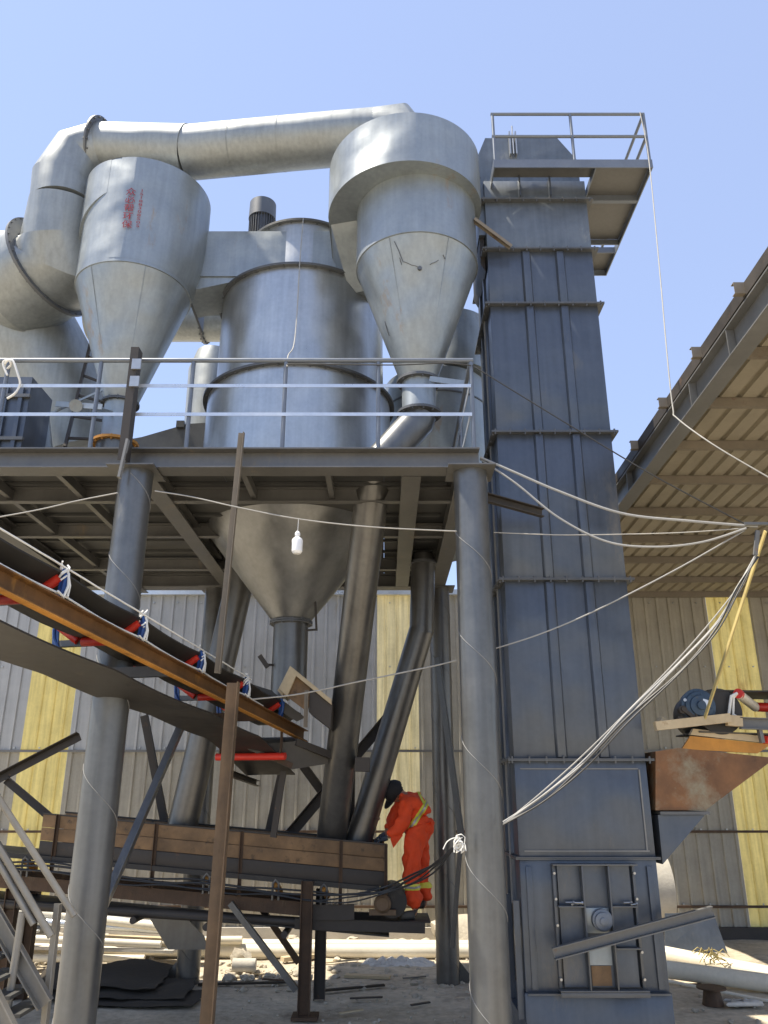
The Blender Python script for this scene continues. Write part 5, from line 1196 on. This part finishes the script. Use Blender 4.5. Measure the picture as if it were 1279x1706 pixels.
def band(src, pt, nrm, hw, off, m, name, cond=None):
    o_ = WL[src.name]; bm = bmesh.new(); bm.from_mesh(src.data); bm.normal_update()
    pt = V(pt) - o_; nrm = V(nrm).normalized()
    bmesh.ops.bisect_plane(bm, geom=bm.verts[:] + bm.edges[:] + bm.faces[:], plane_co=pt + nrm * hw, plane_no=nrm, clear_outer=True)
    bmesh.ops.bisect_plane(bm, geom=bm.verts[:] + bm.edges[:] + bm.faces[:], plane_co=pt - nrm * hw, plane_no=-nrm, clear_outer=True)
    if cond:
        bad = [f for f in bm.faces if not cond(f.calc_center_median() + o_)]; bmesh.ops.delete(bm, geom=bad, context='FACES')
    for v_ in bm.verts: v_.co += v_.normal * off
    me = bpy.data.meshes.new(name); bm.to_mesh(me); bm.free(); me.shade_smooth(); me.materials.clear(); me.materials.append(m)
    o = bpy.data.objects.new(name, me); COL.objects.link(o); o.parent = src; WL[o.name] = o_; return o
# back stripe (diagonal round the waist) and shin stripe
bn = V((.62, .10, .78))
pA = J(692, 1370, -.1)
sn = (J(706, 1345, -.1) - J(678, 1388, -.1)); sn = V((sn.z, 0, -sn.x)).normalized()
cnd = lambda c: c.y < YM + .10
band(jack, J(692, 1367, -.1), sn, .030, .006, M_REFL, 'safety_tape', lambda c: c.x > J(674, 1380, -.1).x)
band(jack, J(692, 1367, -.1), sn, .010, .010, M_SILV, 'safety_tape', lambda c: c.x > J(674, 1380, -.1).x)
band(jack, J(703, 1334, 0), V((.9, 0, .35)), .014, .006, M_REFL, 'safety_tape', lambda c: c.z > J(0, 1340, 0).z)
shp = J(689, 1477, -.1)
low = lambda c: c.y < YM + .02
band(trou, shp, (0, 0, 1), .030, .006, M_REFL, 'safety_tape', low); band(trou, shp, (0, 0, 1), .010, .010, M_SILV, 'safety_tape', low)
band(trou, J(706, 1474, .13), (0, 0, 1), .028, .006, M_REFL, 'safety_tape', lambda c: c.y > YM + .03)
# shoes
for a_, t_ in ((ankL, toeL), (ankR, toeR)):
    d_ = (t_ - a_); d_.z = 0; d_.normalize(); zb_ = min(a_.z, t_.z)
    g = V((0, 0, 0))
    skin('shoe', M_SHOE, man, [a_ + V((0, 0, .02)), V((a_.x, a_.y, zb_ + .035)) - d_ * .03, V((a_.x, a_.y, zb_ + .03)) + d_ * .08, V((a_.x, a_.y, zb_ + .022)) + d_ * .17], [(0, 1), (1, 2), (2, 3)], [.045, .048, .046, .036], 1, 2)
# gloves with fingers
def glove(wr, dirv, side, sidev):
    d_ = V(dirv).normalized(); s_ = V(sidev).normalized(); dn = d_.cross(s_).normalized()
    if dn.z > 0: dn = -dn
    vs = [wr - d_ * .03, wr, wr + d_ * .045]; es = [(0, 1), (1, 2)]; rs = [.036, .030, (.034, .022)]
    g = skin('glove', M_GLOV, man, vs, es, rs, 1)
    for i, (o_, L_) in enumerate(((-.032, .070), (-.011, .080), (.011, .075), (.031, .060))):
        b0 = wr + d_ * .06 + s_ * o_
        pts = [b0 - d_ * .03 - s_ * o_ * .2, b0, b0 + d_ * L_ * .4 + dn * .012, b0 + d_ * L_ * .65 + dn * .035, b0 + d_ * L_ * .7 + dn * .058]
        skin('finger', M_GLOV, man, pts, [(0, 1), (1, 2), (2, 3), (3, 4)], [.012, .0115, .0105, .010, .0085], 0).parent = man
    b0 = wr + d_ * .015 + s_ * .03
    skin('thumb', M_GLOV, man, [b0 - s_ * .015, b0 + s_ * .018 + d_ * .02 + dn * .01, b0 + s_ * .02 + d_ * .05 + dn * .03], [(0, 1), (1, 2)], [.014, .012, .010], 0)
glove(J(641, 1397, -.13), (-.9, -.05, -.30), 1, (0, 1, 0)); glove(J(637, 1392, .08), (-.9, -.2, -.35), 1, (0, -1, 0))
MB().box(J(635, 1409, -.06), (.14, .10, .025)).build('hand_tool', M_DARK, None)
o = bpy.data.objects['hand_tool']; tag(o, 'small dark tool under the worker\'s gloved hands on the board edge', 'tool')
